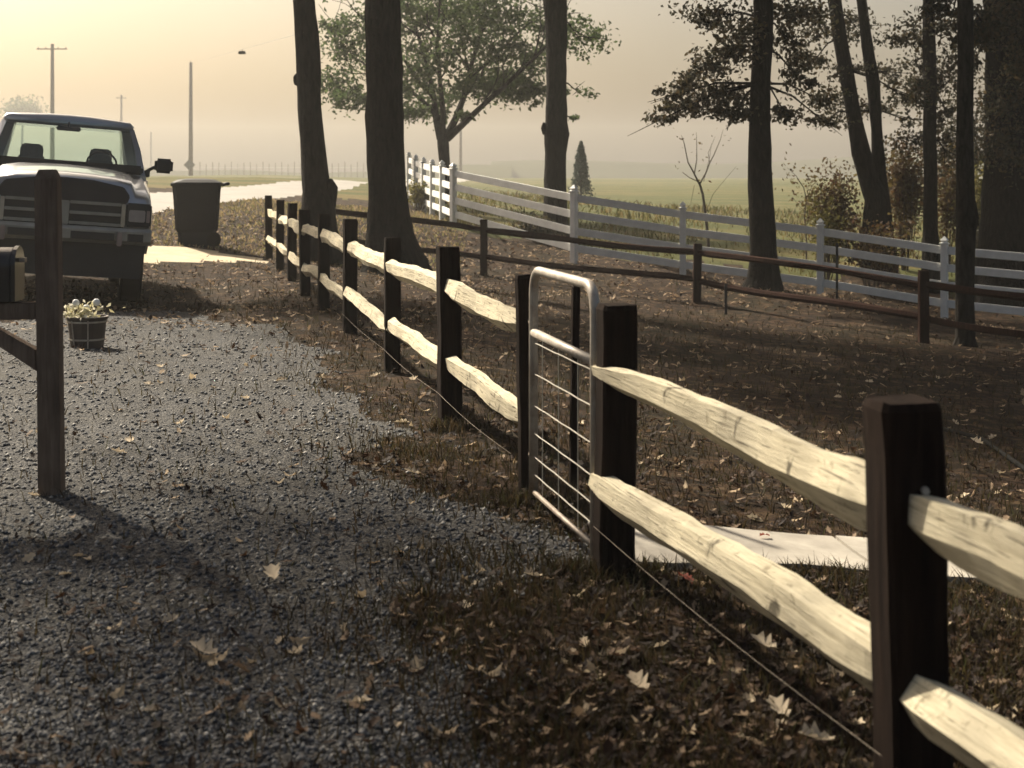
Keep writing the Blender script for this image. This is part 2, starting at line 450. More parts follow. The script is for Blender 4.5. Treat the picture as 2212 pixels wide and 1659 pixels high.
rows = np.concatenate([np.linspace(-30, 1.5, 14)[:-1], 1.5 * np.exp(np.linspace(0, math.log(430/1.5), 430))])
cols = np.linspace(-1, 1, 281); cols = .40*cols + .60*cols**3
Wd = 9 + .85 * np.maximum(rows, 0)
GX = cols[None, :] * Wd[:, None] - .1 * np.maximum(rows, 0)[:, None]*0
GY = np.repeat(rows[:, None], len(cols), 1)
GZ = terr(GX.ravel(), GY.ravel()).reshape(GX.shape)
nr, nc = GX.shape
idx = np.arange(nr*nc).reshape(nr, nc)
Q = np.stack([idx[:-1, :-1], idx[:-1, 1:], idx[1:, 1:], idx[1:, :-1]], -1).reshape(-1, 4)
GV = np.stack([GX.ravel(), GY.ravel(), GZ.ravel()], 1)
fc = GV[Q].mean(1)
md = drive_mask(fc[:, 0], fc[:, 1]); ma = apron_mask(fc[:, 0], fc[:, 1]) & ~md
mr = road_mask(fc[:, 0], fc[:, 1]) & ~md & ~ma
mf = field_mask(fc[:, 0], fc[:, 1]) & ~mr & ~md & ~ma
def sub(name, mask, mat):
    q = Q[mask]; u, inv = np.unique(q.ravel(), return_inverse=True)
    o = link(name, npmesh(GV[u], inv.reshape(-1, 4), mat, True)); tag(o, kind='structure'); return o
sub('ground', ~(md | ma | mr | mf), M['ground'])
sub('driveway', md, M['gravel'])
sub('driveway_apron', ma, M['apron'])
sub('road', mr, M['asphalt'])
sub('field', mf, M['field'])

# low far hills
def hill(pts, depth):
    mb = MB(); r = []
    for (x, y, z) in pts: r.append([(x, y - 40, -1), (x, y - 12, z*.7 + .8), (x, y, z), (x, y + depth, z*.6), (x, y + depth + 20, -1)])
    mb.loft(r, cap=False, closed=False)
    o = mb.build('hills', M['hill'], smooth=True); tag(o, kind='structure')
hill([(-150 + 15*i, 330, 4.2 + 1.3*math.sin(i*.7) + .5*math.sin(i*2.3)) for i in range(11)], 25)
hill([(-5 + 14*i, 360, 5.0 + .9*math.sin(i*.9+1)+ .25*i) for i in range(17)], 25)

# concrete walk beyond the gate
def walk():
    root = empty('walkway', on(1.0, 6.5)); tag(root, kind='structure')
    a0 = Vector((.50, 6.22)); a1 = Vector((6.9, 6.75))        # near edge
    b0 = Vector((.40, 6.84)); b1 = Vector((6.9, 7.36))
    cuts = [0, .17, .345, .52, .70, .86, 1.0]
    base = root.location
    for i in range(len(cuts)-1):
        t0 = cuts[i] + (.0012 if i else 0); t1 = cuts[i+1] - .0012
        top = []; nx, ny = 7, 6
        for iy in range(ny):
            for ix in range(nx):
                t = t0 + (t1-t0)*ix/(nx-1); s = iy/(ny-1)
                p = a0.lerp(a1, t).lerp(b0.lerp(b1, t), s)
                if iy == 0: p.y += random.uniform(-.02, .02)
                top.append(Vector((p.x, p.y, tz(p.x, p.y) + .028 + .004*(i % 2))) - base)
        v = top + [p - Vector((0, 0, .09)) for p in top]; f = []
        n = nx*ny
        for iy in range(ny-1):
            for ix in range(nx-1):
                a = iy*nx+ix; f.append((a, a+1, a+nx+1, a+nx))
        ring = [ix for ix in range(nx)] + [iy*nx+nx-1 for iy in range(1, ny)] + [(ny-1)*nx+ix for ix in range(nx-2, -1, -1)] + [iy*nx for iy in range(ny-2, 0, -1)]
        for k in range(len(ring)):
            a, b = ring[k], ring[(k+1) % len(ring)]; f.append((a, a+n, b+n, b))
        me = mesh(v, f, M['concrete']); link('concrete_slab', me, root)
walk()
WALKP = [(.5, 6.22), (6.9, 6.75), (6.9, 7.36), (.4, 6.84)]

# ------------------------------------------------------------------ split-rail fence
def post_mesh(h, w, dth, seed, mat, lean=(0, 0), bury=.25, chamfer=.02):
    rs = random.Random(seed); rings = []
    zs = [-bury, 0, .12*h, .3*h, .5*h, .7*h, .88*h, h - chamfer, h]
    for i, z in enumerate(zs):
        k = 1.0 + rs.uniform(-.035, .035)
        if i == len(zs)-1: k *= .95
        ox = lean[0]*z + rs.uniform(-.004, .004); oy = lean[1]*z + rs.uniform(-.004, .004)
        hw, hd = w/2*k, dth/2*k; c = .16
        poly = [(-hw, -hd*(1-c)), (-hw*(1-c), -hd), (hw*(1-c), -hd), (hw, -hd*(1-c)), (hw, hd*(1-c)), (hw*(1-c), hd), (-hw*(1-c), hd), (-hw, hd*(1-c))]
        zt = [0]*8 if i < len(zs)-1 else [rs.uniform(-.003, .003) for _ in range(8)]
        rings.append([(x+ox, y+oy, z+zz) for (x, y), zz in zip(poly, zt)])
    mb = MB(); mb.loft(rings)
    me = mesh(mb.v, mb.f, mat)
    return me

def rail_mesh(L, seed, h=.13, t=.085, twist=.5, wav=.03, taper=.55, mat=None, hk=None):
    """split rail along local x, 0..L"""
    rs = random.Random(seed); n = 26; k = 5; rings = []
    shp = [rs.uniform(.92, 1.25) for _ in range(k)]; a5 = [R(q) + rs.uniform(-.14, .14) for q in (52, 128, 196, 268, 340)]
    ph = [rs.uniform(0, 6.28) for _ in range(8)]
    ang0 = rs.uniform(-.3, .3)
    for i in range(n+1):
        s = i/n
        e = min(1, min(s, 1-s)*L/.22)                         # pointed ends
        sc = taper + (1-taper)*e
        if hk: sc *= hk[0] + (hk[1]-hk[0])*s
        cy = wav*.6*math.sin(3.1*s*1.4+ph[0]) * math.sin(math.pi*s) + .004*math.sin(14*s+ph[1])
        cz = wav*math.sin(2.4*s*1.4+ph[2]) * math.sin(math.pi*s) + .004*math.sin(11*s+ph[3]) * e
        a = ang0 + twist*(s-.5) + .08*math.sin(6*s+ph[4])
        ring = []
        for j in range(k):
            th = a5[j]
            r = shp[j]*(1 + .05*math.sin(5*s+ph[j % 8]*2+j) + .06*math.sin(17*s+ph[(j+3) % 8]) + .03*math.sin(37*s+ph[(j+5) % 8]) + rs.uniform(-.03, .03))
            yy = t/2*r*math.cos(th); zz = h/2*r*math.sin(th)
            ring.append((s*L, cy + (yy*math.cos(a) - zz*math.sin(a))*sc, cz + (yy*math.sin(a) + zz*math.cos(a))*sc))
        rings.append(ring)
    mb = MB(); mb.loft(rings)
    me = mesh(mb.v, mb.f, mat or M['rail'])
    return me

def place_rail(me, a, b, root, name='rail'):
    d = (b - a); o = link(name, me, root)
    q = d.to_track_quat('X', 'Z')
    o.location = a - root.location; o.rotation_euler = q.to_euler()
    return o

FD = Vector((-.2344, 1, 0)).normalized()
def fpost(h): Y = F*1.1/h; return Vector((fence_x(Y), Y, 0))
hs_far = [472, 372, 296, 241, 207, 183, 165, 150, 136]
pos_far = [fpost(h) for h in hs_far]
pos_near = [fpost(584), fpost(962) + Vector((.03, 0, 0)), Vector((fence_x(1.25), 1.25, 0)), Vector((fence_x(-1.2), -1.2, 0))]
for p in pos_far + pos_near: p.z = tz(p.x, p.y)
yaw = math.atan2(FD.y, FD.x) - math.pi/2
RZ_T, RZ_L = .845, .375

def split_fence(name, pts, hts, widths, label, seed, mat_post, leans=None, over=.10):
    root = empty(name, pts[0]); tag(root, label, 'fence')
    for i, p in enumerate(pts):
        rs = random.Random(seed+i)
        ln = (rs.uniform(-.025, .025), rs.uniform(-.02, .02)) if leans is None else leans[i]
        o = link('post', post_mesh(hts[i], widths[i], widths[i]*rs.uniform(.8, .95), seed*3+i, mat_post, ln), root)
        o.location = p - root.location; o.rotation_euler = (0, 0, yaw + rs.uniform(-.08, .08))
    return root

ff = split_fence('split_rail_fence', pos_far, [1.1, 1.13, 1.08, 1.12, 1.10, 1.12, 1.12, 1.13, 1.12],
                 [.075, .135, .125, .13, .125, .13, .13, .125, .125],
                 'long run of weathered two-rail fence from the pipe gate past the truck to the road', 31, M['post'])
for i in range(len(pos_far)-1):
    a, b = pos_far[i], pos_far[i+1]
    for zi, zr in enumerate((RZ_T, RZ_L)):
        rs = random.Random(500+i*7+zi)
        A = a + Vector((0, 0, zr + rs.uniform(-.03, .03))); B = b + Vector((0, 0, zr + rs.uniform(-.03, .03)))
        d = (B-A).normalized()
        A -= d*(.03 if i == 0 else .07); B += d*.07
        lat = Vector((-FD.y, FD.x, 0)) * rs.uniform(.0, .03)
        place_rail(rail_mesh((B-A).length, 900+i*11+zi, rs.uniform(.12, .155), rs.uniform(.08, .10), rs.uniform(-.6, .6), .02), A+lat, B+lat, ff)

nf = split_fence('split_rail_fence', pos_near, [1.11, 1.09, 1.1, 1.1], [.145, .155, .15, .15],
                 'short near section of weathered two-rail fence with thick dark posts beside the pipe gate', 77, M['post'],
                 leans=[(.01, -.01), (-.035, -.0), (0, 0), (0, 0)])
near_specs = {(0, 0): (.135, .095, -.75, .012, (.70, 1.35)), (0, 1): (.15, .12, .2, .008, (.92, 1.08)),
              (1, 0): (.14, .10, -.4, .012, (1., 1.1)), (1, 1): (.145, .105, .4, .01, (1., 1.)), (2, 0): (.14, .1, .3, .03, None), (2, 1): (.14, .1, .3, .03, None)}
LAT = Vector((-FD.y, FD.x, 0))
for i in range(3):
    a, b = pos_near[i], pos_near[i+1]
    for zi, zr in enumerate((RZ_T-.02, RZ_L)):
        h, t, tw, wv, hk = near_specs[(i, zi)]
        A = a + Vector((0, 0, zr + (.0, .0)[zi])); B = b + Vector((0, 0, zr + (-.02, .01)[zi]))
        d = (B-A).normalized()
        A -= d*(.085 if i == 0 else .06); B += d*.06
        lat = LAT * (.045 if i == 0 else .02)
        place_rail(rail_mesh((B-A).length, 40+i*3+zi, h, t, tw, wv, .62, hk=hk), A+lat, B+lat*.3, nf)
# low wires along the fence and a nail head on the near post
def wires(root, pts, z):
    for i in range(len(pts)-1):
        a = pts[i] + Vector((0, 0, z)) + LAT*.085; b = pts[i+1] + Vector((0, 0, z)) + LAT*.085
        n = 6; L = [a.lerp(b, k/n) - root.location + Vector((0, 0, -.018*math.sin(math.pi*k/n))) for k in range(n+1)]
        mb = MB(); mb.tube(L, .0007, 5); mb.build('wire', M['rustpipe'], root)
wires(ff, pos_far[:4], .2); wires(nf, pos_near[:3], .21)
pn = pos_near[1]
mb = MB(); mb.tube([(0, 0, 0), (0, -.012, 0)], [.011, .009], 8)
mb.build('nail_head', M['galv'], nf, loc=pn - nf.location + Vector((.0, -.078, .88)))

# ------------------------------------------------------------------ gate
def gate():
    A = Vector((.345, 6.13, 0)); B = Vector((.105, 7.22, 0))
    zb = tz(.22, 6.7)
    root = empty('pipe_gate', Vector((A.x, A.y, zb)))
    tag(root, 'narrow silver pipe gate with wire bars between two dark posts', 'gate')
    d = (B - A); L = d.length; d.normalize()
    def q(s, z): return d*s + Vector((0, 0, z))
    H, b0, r = 1.16, .05, .12
    fr = []
    fr += [q(0, b0), q(0, H-r)]
    for k in range(1, 7):
        a = k/6*math.pi/2; fr.append(q(r - r*math.cos(a), H - r + r*math.sin(a)))
    for k in range(0, 7):
        a = k/6*math.pi/2; fr.append(q(L - r + r*math.sin(a), H - r + r*math.cos(a)))
    fr += [q(L, b0)]
    mb = MB(); mb.tube([p for p in fr], .0225, 12); mb.build('frame', M['galv'], root, smooth=True)
    mb = MB(); mb.tube([q(.01, .845), q(L-.01, .855)], .021, 12); mb.build('cross_tube', M['galv'], root, smooth=True)
    mb = MB(); mb.tube([q(.01, .078), q(L-.01, .078)], .012, 10); mb.build('bottom_tube', M['rustpipe'], root, smooth=True)
    for k, z in enumerate((.805, .655, .50, .365, .25, .165)):
        n = 8; pts = [q(L*i/n, z + .0015*math.sin(i*2.1+k)) for i in range(n+1)]
        mb = MB(); mb.tube(pts, .0031, 6); mb.build('wire_bar', M['wire'], root)
    for s in (.28, .62, .93):
        mb = MB(); mb.tube([q(s, .09), q(s, .84)], .0022, 5); mb.build('upright_wire', M['wire'], root)
    for z in (.25, .9):
        mb = MB(); mb.tube([q(L, z), q(L+.06, z+.0)], .014, 8); mb.build('hinge', M['rustpipe'], root)
    mb = MB(); mb.tube([q(0, .8), q(-.035, .8), q(-.05, .76)], .007, 6); mb.build('latch', M['rustpipe'], root)
gate()
sp = on(.315, 7.65)
mb = MB(); mb.box(-.019, .019, -.022, .022, -.2, 1.05)
o = mb.build('stop_post', M['post'], bevel=.006, loc=sp, rot=(0, .015, yaw)); tag(o, 'thin dark wooden stake standing just behind the pipe gate', 'post')

# ------------------------------------------------------------------ dark back fence of the yard
bf_pts = [P(662, 570, 28.6), P(1045, 595, 28.0), P(1505, 655, 25.7), P(1995, 740, 21.6), P(2700, 0, 17.2)]
for p in bf_pts: p.z = tz(p.x, p.y)
root = empty('yard_fence', bf_pts[0]); tag(root, 'low dark reddish two-rail fence across the back of the yard', 'fence')
for i, p in enumerate(bf_pts):
    rs = random.Random(i+60)
    hh = [1.0, 1.06, 1.0, 1.06, 1.05][i]
    o = link('post', post_mesh(hh, .14, .13, 300+i, M['yardpost'], (rs.uniform(-.02, .02), 0)), root); o.location = p - root.location
    if i < len(bf_pts)-1:
        b = bf_pts[i+1]
        for zr in (.86, .36):
            A = p + Vector((0, 0, zr)); B = b + Vector((0, 0, zr + rs.uniform(-.03, .02)))
            dd = (B-A).normalized(); A -= dd*.06; B += dd*.06
            place_rail(rail_mesh((B-A).length, 610+i*3+int(zr*10), .11, .08, .3, .04, .7, M['yardpost']), A, B, root)
# thin metal stakes near it
for (x, y, Y, h, lab) in [(1808, 628, 27.0, 1.02, 'thin dark metal stake in front of the white fence'), (1568, 640, 24.0, .5, 'short thin stake by the back fence')]:
    p = P(x, y, Y); p.z = tz(p.x, p.y)
    mb = MB(); mb.box(-.022, .022, -.004, .004, -.2, h).box(-.004, .004, -.02, -.0045, -.2, h-.01)
    o = mb.build('metal_stake', M['black'], loc=p); tag(o, lab, 'stake')

# ------------------------------------------------------------------ white board fence
def white_fence(name, pts, label, heights, skip_first=False):
    root = empty(name, pts[0]); tag(root, label, 'fence')
    pts = [Vector((p.x, p.y, tz(p.x, p.y))) for p in pts]
    root.location = pts[0]
    for i, p in enumerate(pts):
        h = heights[i]; loc = p - root.location
        nx = pts[min(i+1, len(pts)-1)] - pts[max(i-1, 0)]; az = math.atan2(nx.y, nx.x)
        if not (skip_first and i == 0):
            mb = MB(); mb.box(-.065, .065, -.065, .065, -.3, h-.14)
            po = mb.build('post', M['white'], root, bevel=.008, loc=loc, rot=(0, 0, az))
            mb = MB()
            def sq(r, z): return [(-r, -r, z), (r, -r, z), (r, r, z), (-r, r, z)]
            mb.loft([sq(.085, h-.14), sq(.085, h-.115), sq(.05, h-.10), sq(.05, h-.085), sq(.072, h-.06), sq(.004, h+.02)])
            mb.build('post_cap', M['white'], po)
        if i < len(pts)-1:
            b = pts[i+1]
            for k, zf in enumerate((.84, .625, .41, .19)):
                A = p + Vector((0, 0, h*zf)); B = b + Vector((0, 0, heights[i+1]*zf))
                d = (B-A); Lg = d.length; d.normalize()
                mb = MB(); mb.box(.066 if not (skip_first and i == 0) else .07, Lg-.066, -.02, .02, -.078, .078)
                o = mb.build('board', M['white'], root, bevel=.006)
                o.location = A - root.location; o.rotation_euler = d.to_track_quat('X', 'Z').to_euler()
    return root
wpts = [Vector((p.x, p.y, 0)) for p in WF]
white_fence('white_board_fence', wpts, 'white four-board fence with pointed post caps along the right edge of the field', [1.45, 1.62, 1.62, 1.6, 1.6, 1.6])
endB = P(883, 436, 46)
bpts = [wpts[0].lerp(Vector((endB.x, endB.y, 0)), k/5) for k in range(6)]
white_fence('white_board_fence', bpts, 'white board fence running away from the corner towards the road', [1.45, 1.48, 1.5, 1.52, 1.54, 1.55], True)

# ------------------------------------------------------------------ trees
def leaves_mesh(C, size, mat, up=.3, flat=0.0, sizes=None, aspect=.55):
    """C (n,3): one folded leaf for each centre"""
    n = len(C)
    d = RNG.normal(size=(n, 3)); d[:, 2] = d[:, 2]*(1-flat) - .25; d /= np.linalg.norm(d, axis=1, keepdims=True)
    e = RNG.normal(size=(n, 3)); e -= (e*d).sum(1, keepdims=True)*d; e /= np.linalg.norm(e, axis=1, keepdims=True)
    nn = np.cross(d, e)
    s = size * (RNG.uniform(.6, 1.35, n) if sizes is None else sizes)
    s = s[:, None]
    base = C - d*s*.5; tip = C + d*s*.5
    a = C + e*s*aspect*.5 + nn*s*.12 - d*s*.05; b = C - e*s*aspect*.5 + nn*s*.12 - d*s*.05
    V = np.stack([base, a, tip, b], 1).reshape(-1, 3)
    Fq = np.arange(4*n).reshape(-1, 4)
    Ft = np.concatenate([Fq[:, [0, 1, 2]], Fq[:, [0, 2, 3]]])
    me = npmesh(V, Ft, mat); tones(me, 4, n)
    return me

def clump_pts(c, r, n, k=None):
    """uneven leaf cloud: sub-clumps inside an ellipsoid"""
    k = k or max(3, n//45)
    sc = RNG.normal(size=(k, 3)); sc /= np.linalg.norm(sc, axis=1, keepdims=True)
    sc *= RNG.uniform(.15, 1.0, (k, 1))**.6
    w = RNG.integers(0, k, n)
    sr = RNG.uniform(.16, .40, k)
    q = sc[w] + RNG.normal(size=(n, 3)) * sr[w][:, None]
    return np.asarray(c)[None, :] + q * np.asarray(r)[None, :]

def wav_tube(mb, pts, rad, sides=14, seed=0, amp=.05, flare=0):
    rs = random.Random(seed); pts = [Vector(p) for p in pts]
    # resample
    P2, R2 = [], []
    for i in range(len(pts)-1):
        n = max(2, int((pts[i+1]-pts[i]).length/.28))
        for k in range(n):
            t = k/n; P2.append(pts[i].lerp(pts[i+1], t)); R2.append(rad[i]+(rad[i+1]-rad[i])*t)
    P2.append(pts[-1]); R2.append(rad[-1])
    ph = [rs.uniform(0, 6.28) for _ in range(6)]
    rings = []
    for i, (p, r) in enumerate(zip(P2, R2)):
        t = (P2[min(i+1, len(P2)-1)] - P2[max(i-1, 0)]).normalized()
        u = t.cross(Vector((0, 1, 0)) if abs(t.y) < .9 else Vector((1, 0, 0))).normalized(); w = t.cross(u).normalized()
        ring = []
        for j in range(sides):
            th = 2*math.pi*j/sides
            k = 1 + amp*(math.sin(3*th+ph[0]+p.z*.8) + .7*math.sin(5*th+ph[1]-p.z*1.7) + .8*math.sin(p.z*3.1+ph[2]+th) + .5*math.sin(p.z*7.3+ph[3]+2*th)) + rs.uniform(-amp*.5, amp*.5)
            ring.append(p + (u*math.cos(th) + w*math.sin(th))*r*k)
        rings.append(ring)
    mb.loft(rings)

def lump(mb, c, r, seed=0):
    rs = random.Random(seed); n = 8; rings = []
    c = Vector(c)
    for i in range(1, n):
        ph = math.pi*i/n
        rings.append([c + Vector((math.sin(ph)*math.cos(2*math.pi*j/10)*r[0], math.sin(ph)*math.sin(2*math.pi*j/10)*r[1], -math.cos(ph)*r[2]))*rs.uniform(.9, 1.1) for j in range(10)])
    mb.loft(rings)

def grow(mb, tips, p, d, L, r, depth, rs):
    n = 4; pts = [p]; q = p.copy(); dd = d.copy()
    for k in range(n):
        dd = (dd + Vector((rs.gauss(0, .13), rs.gauss(0, .13), rs.gauss(.03, .10)))).normalized()
        q = q + dd*L/n; pts.append(q.copy())
    mb.tube(pts, [r*(1-.5*i/n) for i in range(n+1)], 6 if r > .02 else 4)
    if depth <= 0 or r < .008:
        tips.append((q.copy(), L)); return
    for k in range(rs.choice((2, 3, 3))):
        s = pts[rs.randint(2, n)]
        nd = (dd + Vector((rs.gauss(0, .55), rs.gauss(0, .55), rs.gauss(.08, .38)))).normalized()
        grow(mb, tips, s, nd, L*rs.uniform(.55, .8), r*.52, depth-1, rs)
    tips.append((q.copy(), L*.6))

def trunk_from(profile, Y, ztop=None, rtop=None):
    """profile rows (y, left, right) seen at distance Y -> points, radii"""
    pts, rad = [], []
    for (y, xl, xr) in profile:
        pts.append(P((xl+xr)/2, y, Y)); rad.append((xr-xl)/2/F*Y)
    return pts, rad

def big_tree(label, profile, Y, top=11.0, crown=True, lumps=(), bark='bark', leaf='leaf_dark', seed=0, low=(), group=None, nleaf=4800,
             crown_z=(7.0, 11.5), crown_r=3.2, lsize=.23, name='oak_tree', amp=.045, extra=()):
    rs = random.Random(seed)
    pts, rad = trunk_from(profile, Y)            # profile from bottom to top
    base = pts[0].copy(); zb = tz(base.x, base.y); base.z = zb
    root = empty(name, base); tag(root, label, 'tree', group)
    off = lambda v: Vector(v) - base
    pts2 = [Vector((pts[0].x, pts[0].y, zb - .3))] + [Vector((p.x, p.y, max(p.z, zb + .05*i))) for i, p in enumerate(pts)]
    rad2 = [rad[0]*1.1] + rad
    d = (pts2[-1] - pts2[-3]).normalized()
    zt = pts2[-1].z
    tp = pts2[-1].copy(); k = 0
    tops = []
    while tp.z < top:
        tp = tp + (d + Vector((rs.gauss(0, .05), rs.gauss(0, .05), .25))).normalized()*1.2; k += 1
        pts2.append(tp.copy()); rad2.append(max(.05, rad[-1]*(1 - .11*k))); tops.append((tp.copy(), rad2[-1]))
    mb = MB(); wav_tube(mb, [off(p) for p in pts2], rad2, 16, seed, amp)
    for (x, y, rx, rz) in lumps:
        c = P(x, y, Y); lump(mb, off(c), (rx/F*Y, rx/F*Y, rz/F*Y), seed)
    for (pp, rr) in extra:                        # further stems
        ep, er = trunk_from(pp, rr); ep2 = [off(p) for p in ep]
        t2 = ep2[-1].copy(); dv = (ep2[-1]-ep2[-2]).normalized()
        for q in range(4):
            t2 = t2 + dv*1.3; ep2.append(t2.copy()); er.append(er[-1]*.86)
        wav_tube(mb, ep2, er, 14, seed+5, amp)
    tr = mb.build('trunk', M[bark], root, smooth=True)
    tips = []; bb = MB(); L = []
    if crown:
        src = [q for q in tops if q[0].z > crown_z[0]-1.5] or tops
        for i in range(9):
            p, r = src[i % len(src)]
            az = rs.uniform(0, 6.28) + i*2.4
            grow(bb, tips, off(p), Vector((math.cos(az), math.sin(az), rs.uniform(.15, .8))).normalized(), crown_r*rs.uniform(.45, .7), max(.04, r*.45), 2, rs)
        for (t, l) in tips:
            if t.z + base.z < crown_z[0]-1.0: continue
            n = max(6, nleaf//max(1, len(tips)))
            L.append(np.array(t)[None, :] + RNG.normal(size=(n, 3))*np.array([.5, .5, .33])[None, :]*max(.6, l))
        if L: 
            LL = np.concatenate(L); LL = LL[LL[:, 2] + base.z > crown_z[0]-1.2]
            L = [LL]
    C2 = []
    for (x, y, rx, ry, n, dY) in low:             # low leafy branches
        c = off(P(x, y, Y + dY)); ry3 = ry/F*Y; rx3 = rx/F*Y
        C2.append(clump_pts(c, (rx3, max(rx3*.6, .35), ry3), int(n*1.7)))
        a = min(pts2, key=lambda q: abs(q.z - (c.z + base.z + .3))); a = off(a)
        bb2 = MB(); mid = a.lerp(c, .5) + Vector((0, 0, .12)); bb2.tube([a, mid, c, c + (c-mid)*.6], [.03, .02, .01, .004], 5)
        for kk in range(3):
            e = c + Vector((rs.gauss(0, rx3*.6), rs.gauss(0, .3), rs.gauss(0, ry3*.5))); bb2.tube([mid.lerp(c, rs.uniform(.2, .9)), e], [.014, .004], 4)
        bb2.build('bough', M[bark], root)
    if bb.v: bb.build('limbs', M[bark], root)
    if L:
        o = link('crown', leaves_mesh(L[0], lsize, M[leaf]), root); tag(o, kind='stuff')
    if C2:
        o = link('low_foliage', leaves_mesh(np.concatenate(C2), .105, M[leaf]), root); tag(o, kind='stuff')
    return root

big_tree('dark leaning trunk with a swollen burl behind the far end of the split rail fence',
         [(575, 640, 750), (540, 646, 738), (500, 650, 731), (470, 652, 727), (440, 653, 726), (410, 654, 716), (380, 653, 709), (300, 648, 700), (200, 642, 694), (110, 636, 690), (30, 633, 681), (-60, 630, 676)],
         27.4, lumps=[(712, 420, 18, 36), (642, 172, 9, 14)], seed=1, crown_r=4.8, nleaf=12000, lsize=.27)
big_tree('thickest dark oak trunk with wide root flare inside the yard fence',
         [(600, 770, 940), (580, 782, 926), (550, 786, 912), (510, 790, 896), (470, 793, 884), (400, 795, 878), (300, 794, 876), (200, 792, 872), (100, 789, 867), (30, 788, 865), (-60, 786, 862)],
         25.6, lumps=[(905, 575, 22, 30)], seed=2, crown_r=5.2, nleaf=15000, lsize=.27)
big_tree('dark straight trunk with paired knots behind the white fence near the cedar',
         [(520, 1168, 1236), (480, 1174, 1228), (420, 1176, 1225), (330, 1178, 1224), (290, 1174, 1228), (265, 1176, 1224), (180, 1180, 1223), (100, 1178, 1224), (30, 1176, 1225), (-60, 1174, 1224)],
         36.0, lumps=[(1175, 278, 6, 14), (1224, 290, 6, 10)], seed=3, low=[(1250, 200, 35, 25, 90, 1), (1240, 255, 14, 12, 30, 0.5), (1255, 90, 60, 40, 260, 1.0)], crown_r=3.2, leaf='leaf_green')
big_tree('slender dark trunk standing between the brown and white fences with low leafy boughs',
         [(620, 1606, 1694), (600, 1615, 1686), (540, 1620, 1678), (450, 1619, 1673), (360, 1616, 1667), (280, 1617, 1664), (180, 1621, 1664), (100, 1624, 1667), (40, 1626, 1669), (-60, 1628, 1668)],
         27.5, seed=4, crown_r=4.6, nleaf=12000, lsize=.27,
         low=[(1560, 130, 60, 40, 420, -.5), (1530, 205, 75, 38, 520, .4), (1475, 235, 60, 24, 260, .8), (1585, 250, 45, 28, 260, 0), (1420, 262, 42, 14, 110, .6), (1590, 70, 50, 40, 240, -1),
              (1500, 165, 50, 22, 150, -.4), (1700, 90, 45, 45, 240, .8), (1720, 165, 45, 35, 170, .2), (1760, 210, 60, 30, 190, 1.2), (1780, 262, 40, 12, 60, 1), (1550, 40, 90, 35, 380, .4), (1720, 30, 80, 35, 380, .4), (1455, 205, 40, 25, 130, 0), (1690, 235, 35, 30, 130, 0)])
big_tree('forked dark tree with two leaning stems rising from one base behind the white fence',
         [(540, 1862, 1936), (490, 1864, 1928), (430, 1866, 1918), (395, 1856, 1898), (330, 1840, 1880), (240, 1826, 1858), (150, 1812, 1844), (80, 1800, 1830), (30, 1792, 1822), (-60, 1780, 1808)],
         34.0, seed=5, extra=[([(500, 1880, 1930), (430, 1884, 1922), (380, 1882, 1914), (280, 1882, 1906), (180, 1872, 1900), (100, 1862, 1886), (30, 1854, 1876)], 34.1)],
         low=[(1750, 60, 50, 40, 200, -1), (1760, 130, 60, 28, 260, .5), (1830, 150, 60, 25, 180, 0), (1930, 165, 50, 40, 230, 1), (1780, 265, 50, 20, 90, -.5), (1960, 215, 40, 22, 140, .5), (1960, 260, 30, 12, 50, .5), (1850, 60, 90, 40, 380, .5), (1900, 230, 60, 35, 200, .5), (1840, 230, 70, 40, 200, 1)], crown_r=3.0)
big_tree('thin dark trunk with leafy stubs left of the smooth grey pole-like trunk',
         [(560, 1990, 2032), (500, 1994, 2026), (400, 1996, 2024), (300, 1994, 2022), (200, 1996, 2024), (100, 1994, 2022), (30, 1994, 2020), (-60, 1992, 2018)],
         32.5, seed=6, low=[(2010, 130, 60, 60, 330, .5), (1990, 190, 45, 35, 240, -.4), (2040, 190, 40, 45, 240, .4), (1960, 80, 45, 25, 160, .5), (2000, 60, 70, 30, 300, 0), (2050, 250, 30, 25, 110, 0), (2045, 330, 40, 50, 260, .5), (1970, 310, 40, 40, 160, .8)], crown_r=2.6)
big_tree('smooth grey-brown straight trunk inside the yard in front of the white fence',
         [(750, 2058, 2112), (730, 2064, 2106), (650, 2064, 2104), (500, 2066, 2108), (470, 2066, 2114), (430, 2066, 2106), (300, 2066, 2102), (150, 2068, 2102), (30, 2068, 2102), (-60, 2068, 2100)],
         21.8, seed=7, bark='bark2', crown_r=2.8, amp=.02, low=[(2130, 60, 60, 40, 260, .5), (2060, 20, 60, 25, 160, 1)])
big_tree('broad black trunk half wrapped in leaves behind the white fence by the brush',
         [(560, 2112, 2260), (500, 2122, 2250), (400, 2128, 2244), (200, 2130, 2240), (30, 2128, 2240), (-60, 2128, 2236)],
         31.5, seed=8, low=[(2200, 120, 60, 60, 420, -.8), (2180, 220, 60, 60, 420, -1), (2200, 330, 45, 60, 260, -1), (2120, 60, 50, 40, 500, -.8), (2090, 130, 40, 40, 300, 0), (2180, 20, 70, 50, 600, -1), (2140, 300, 30, 60, 200, -1)], crown_r=3.4)
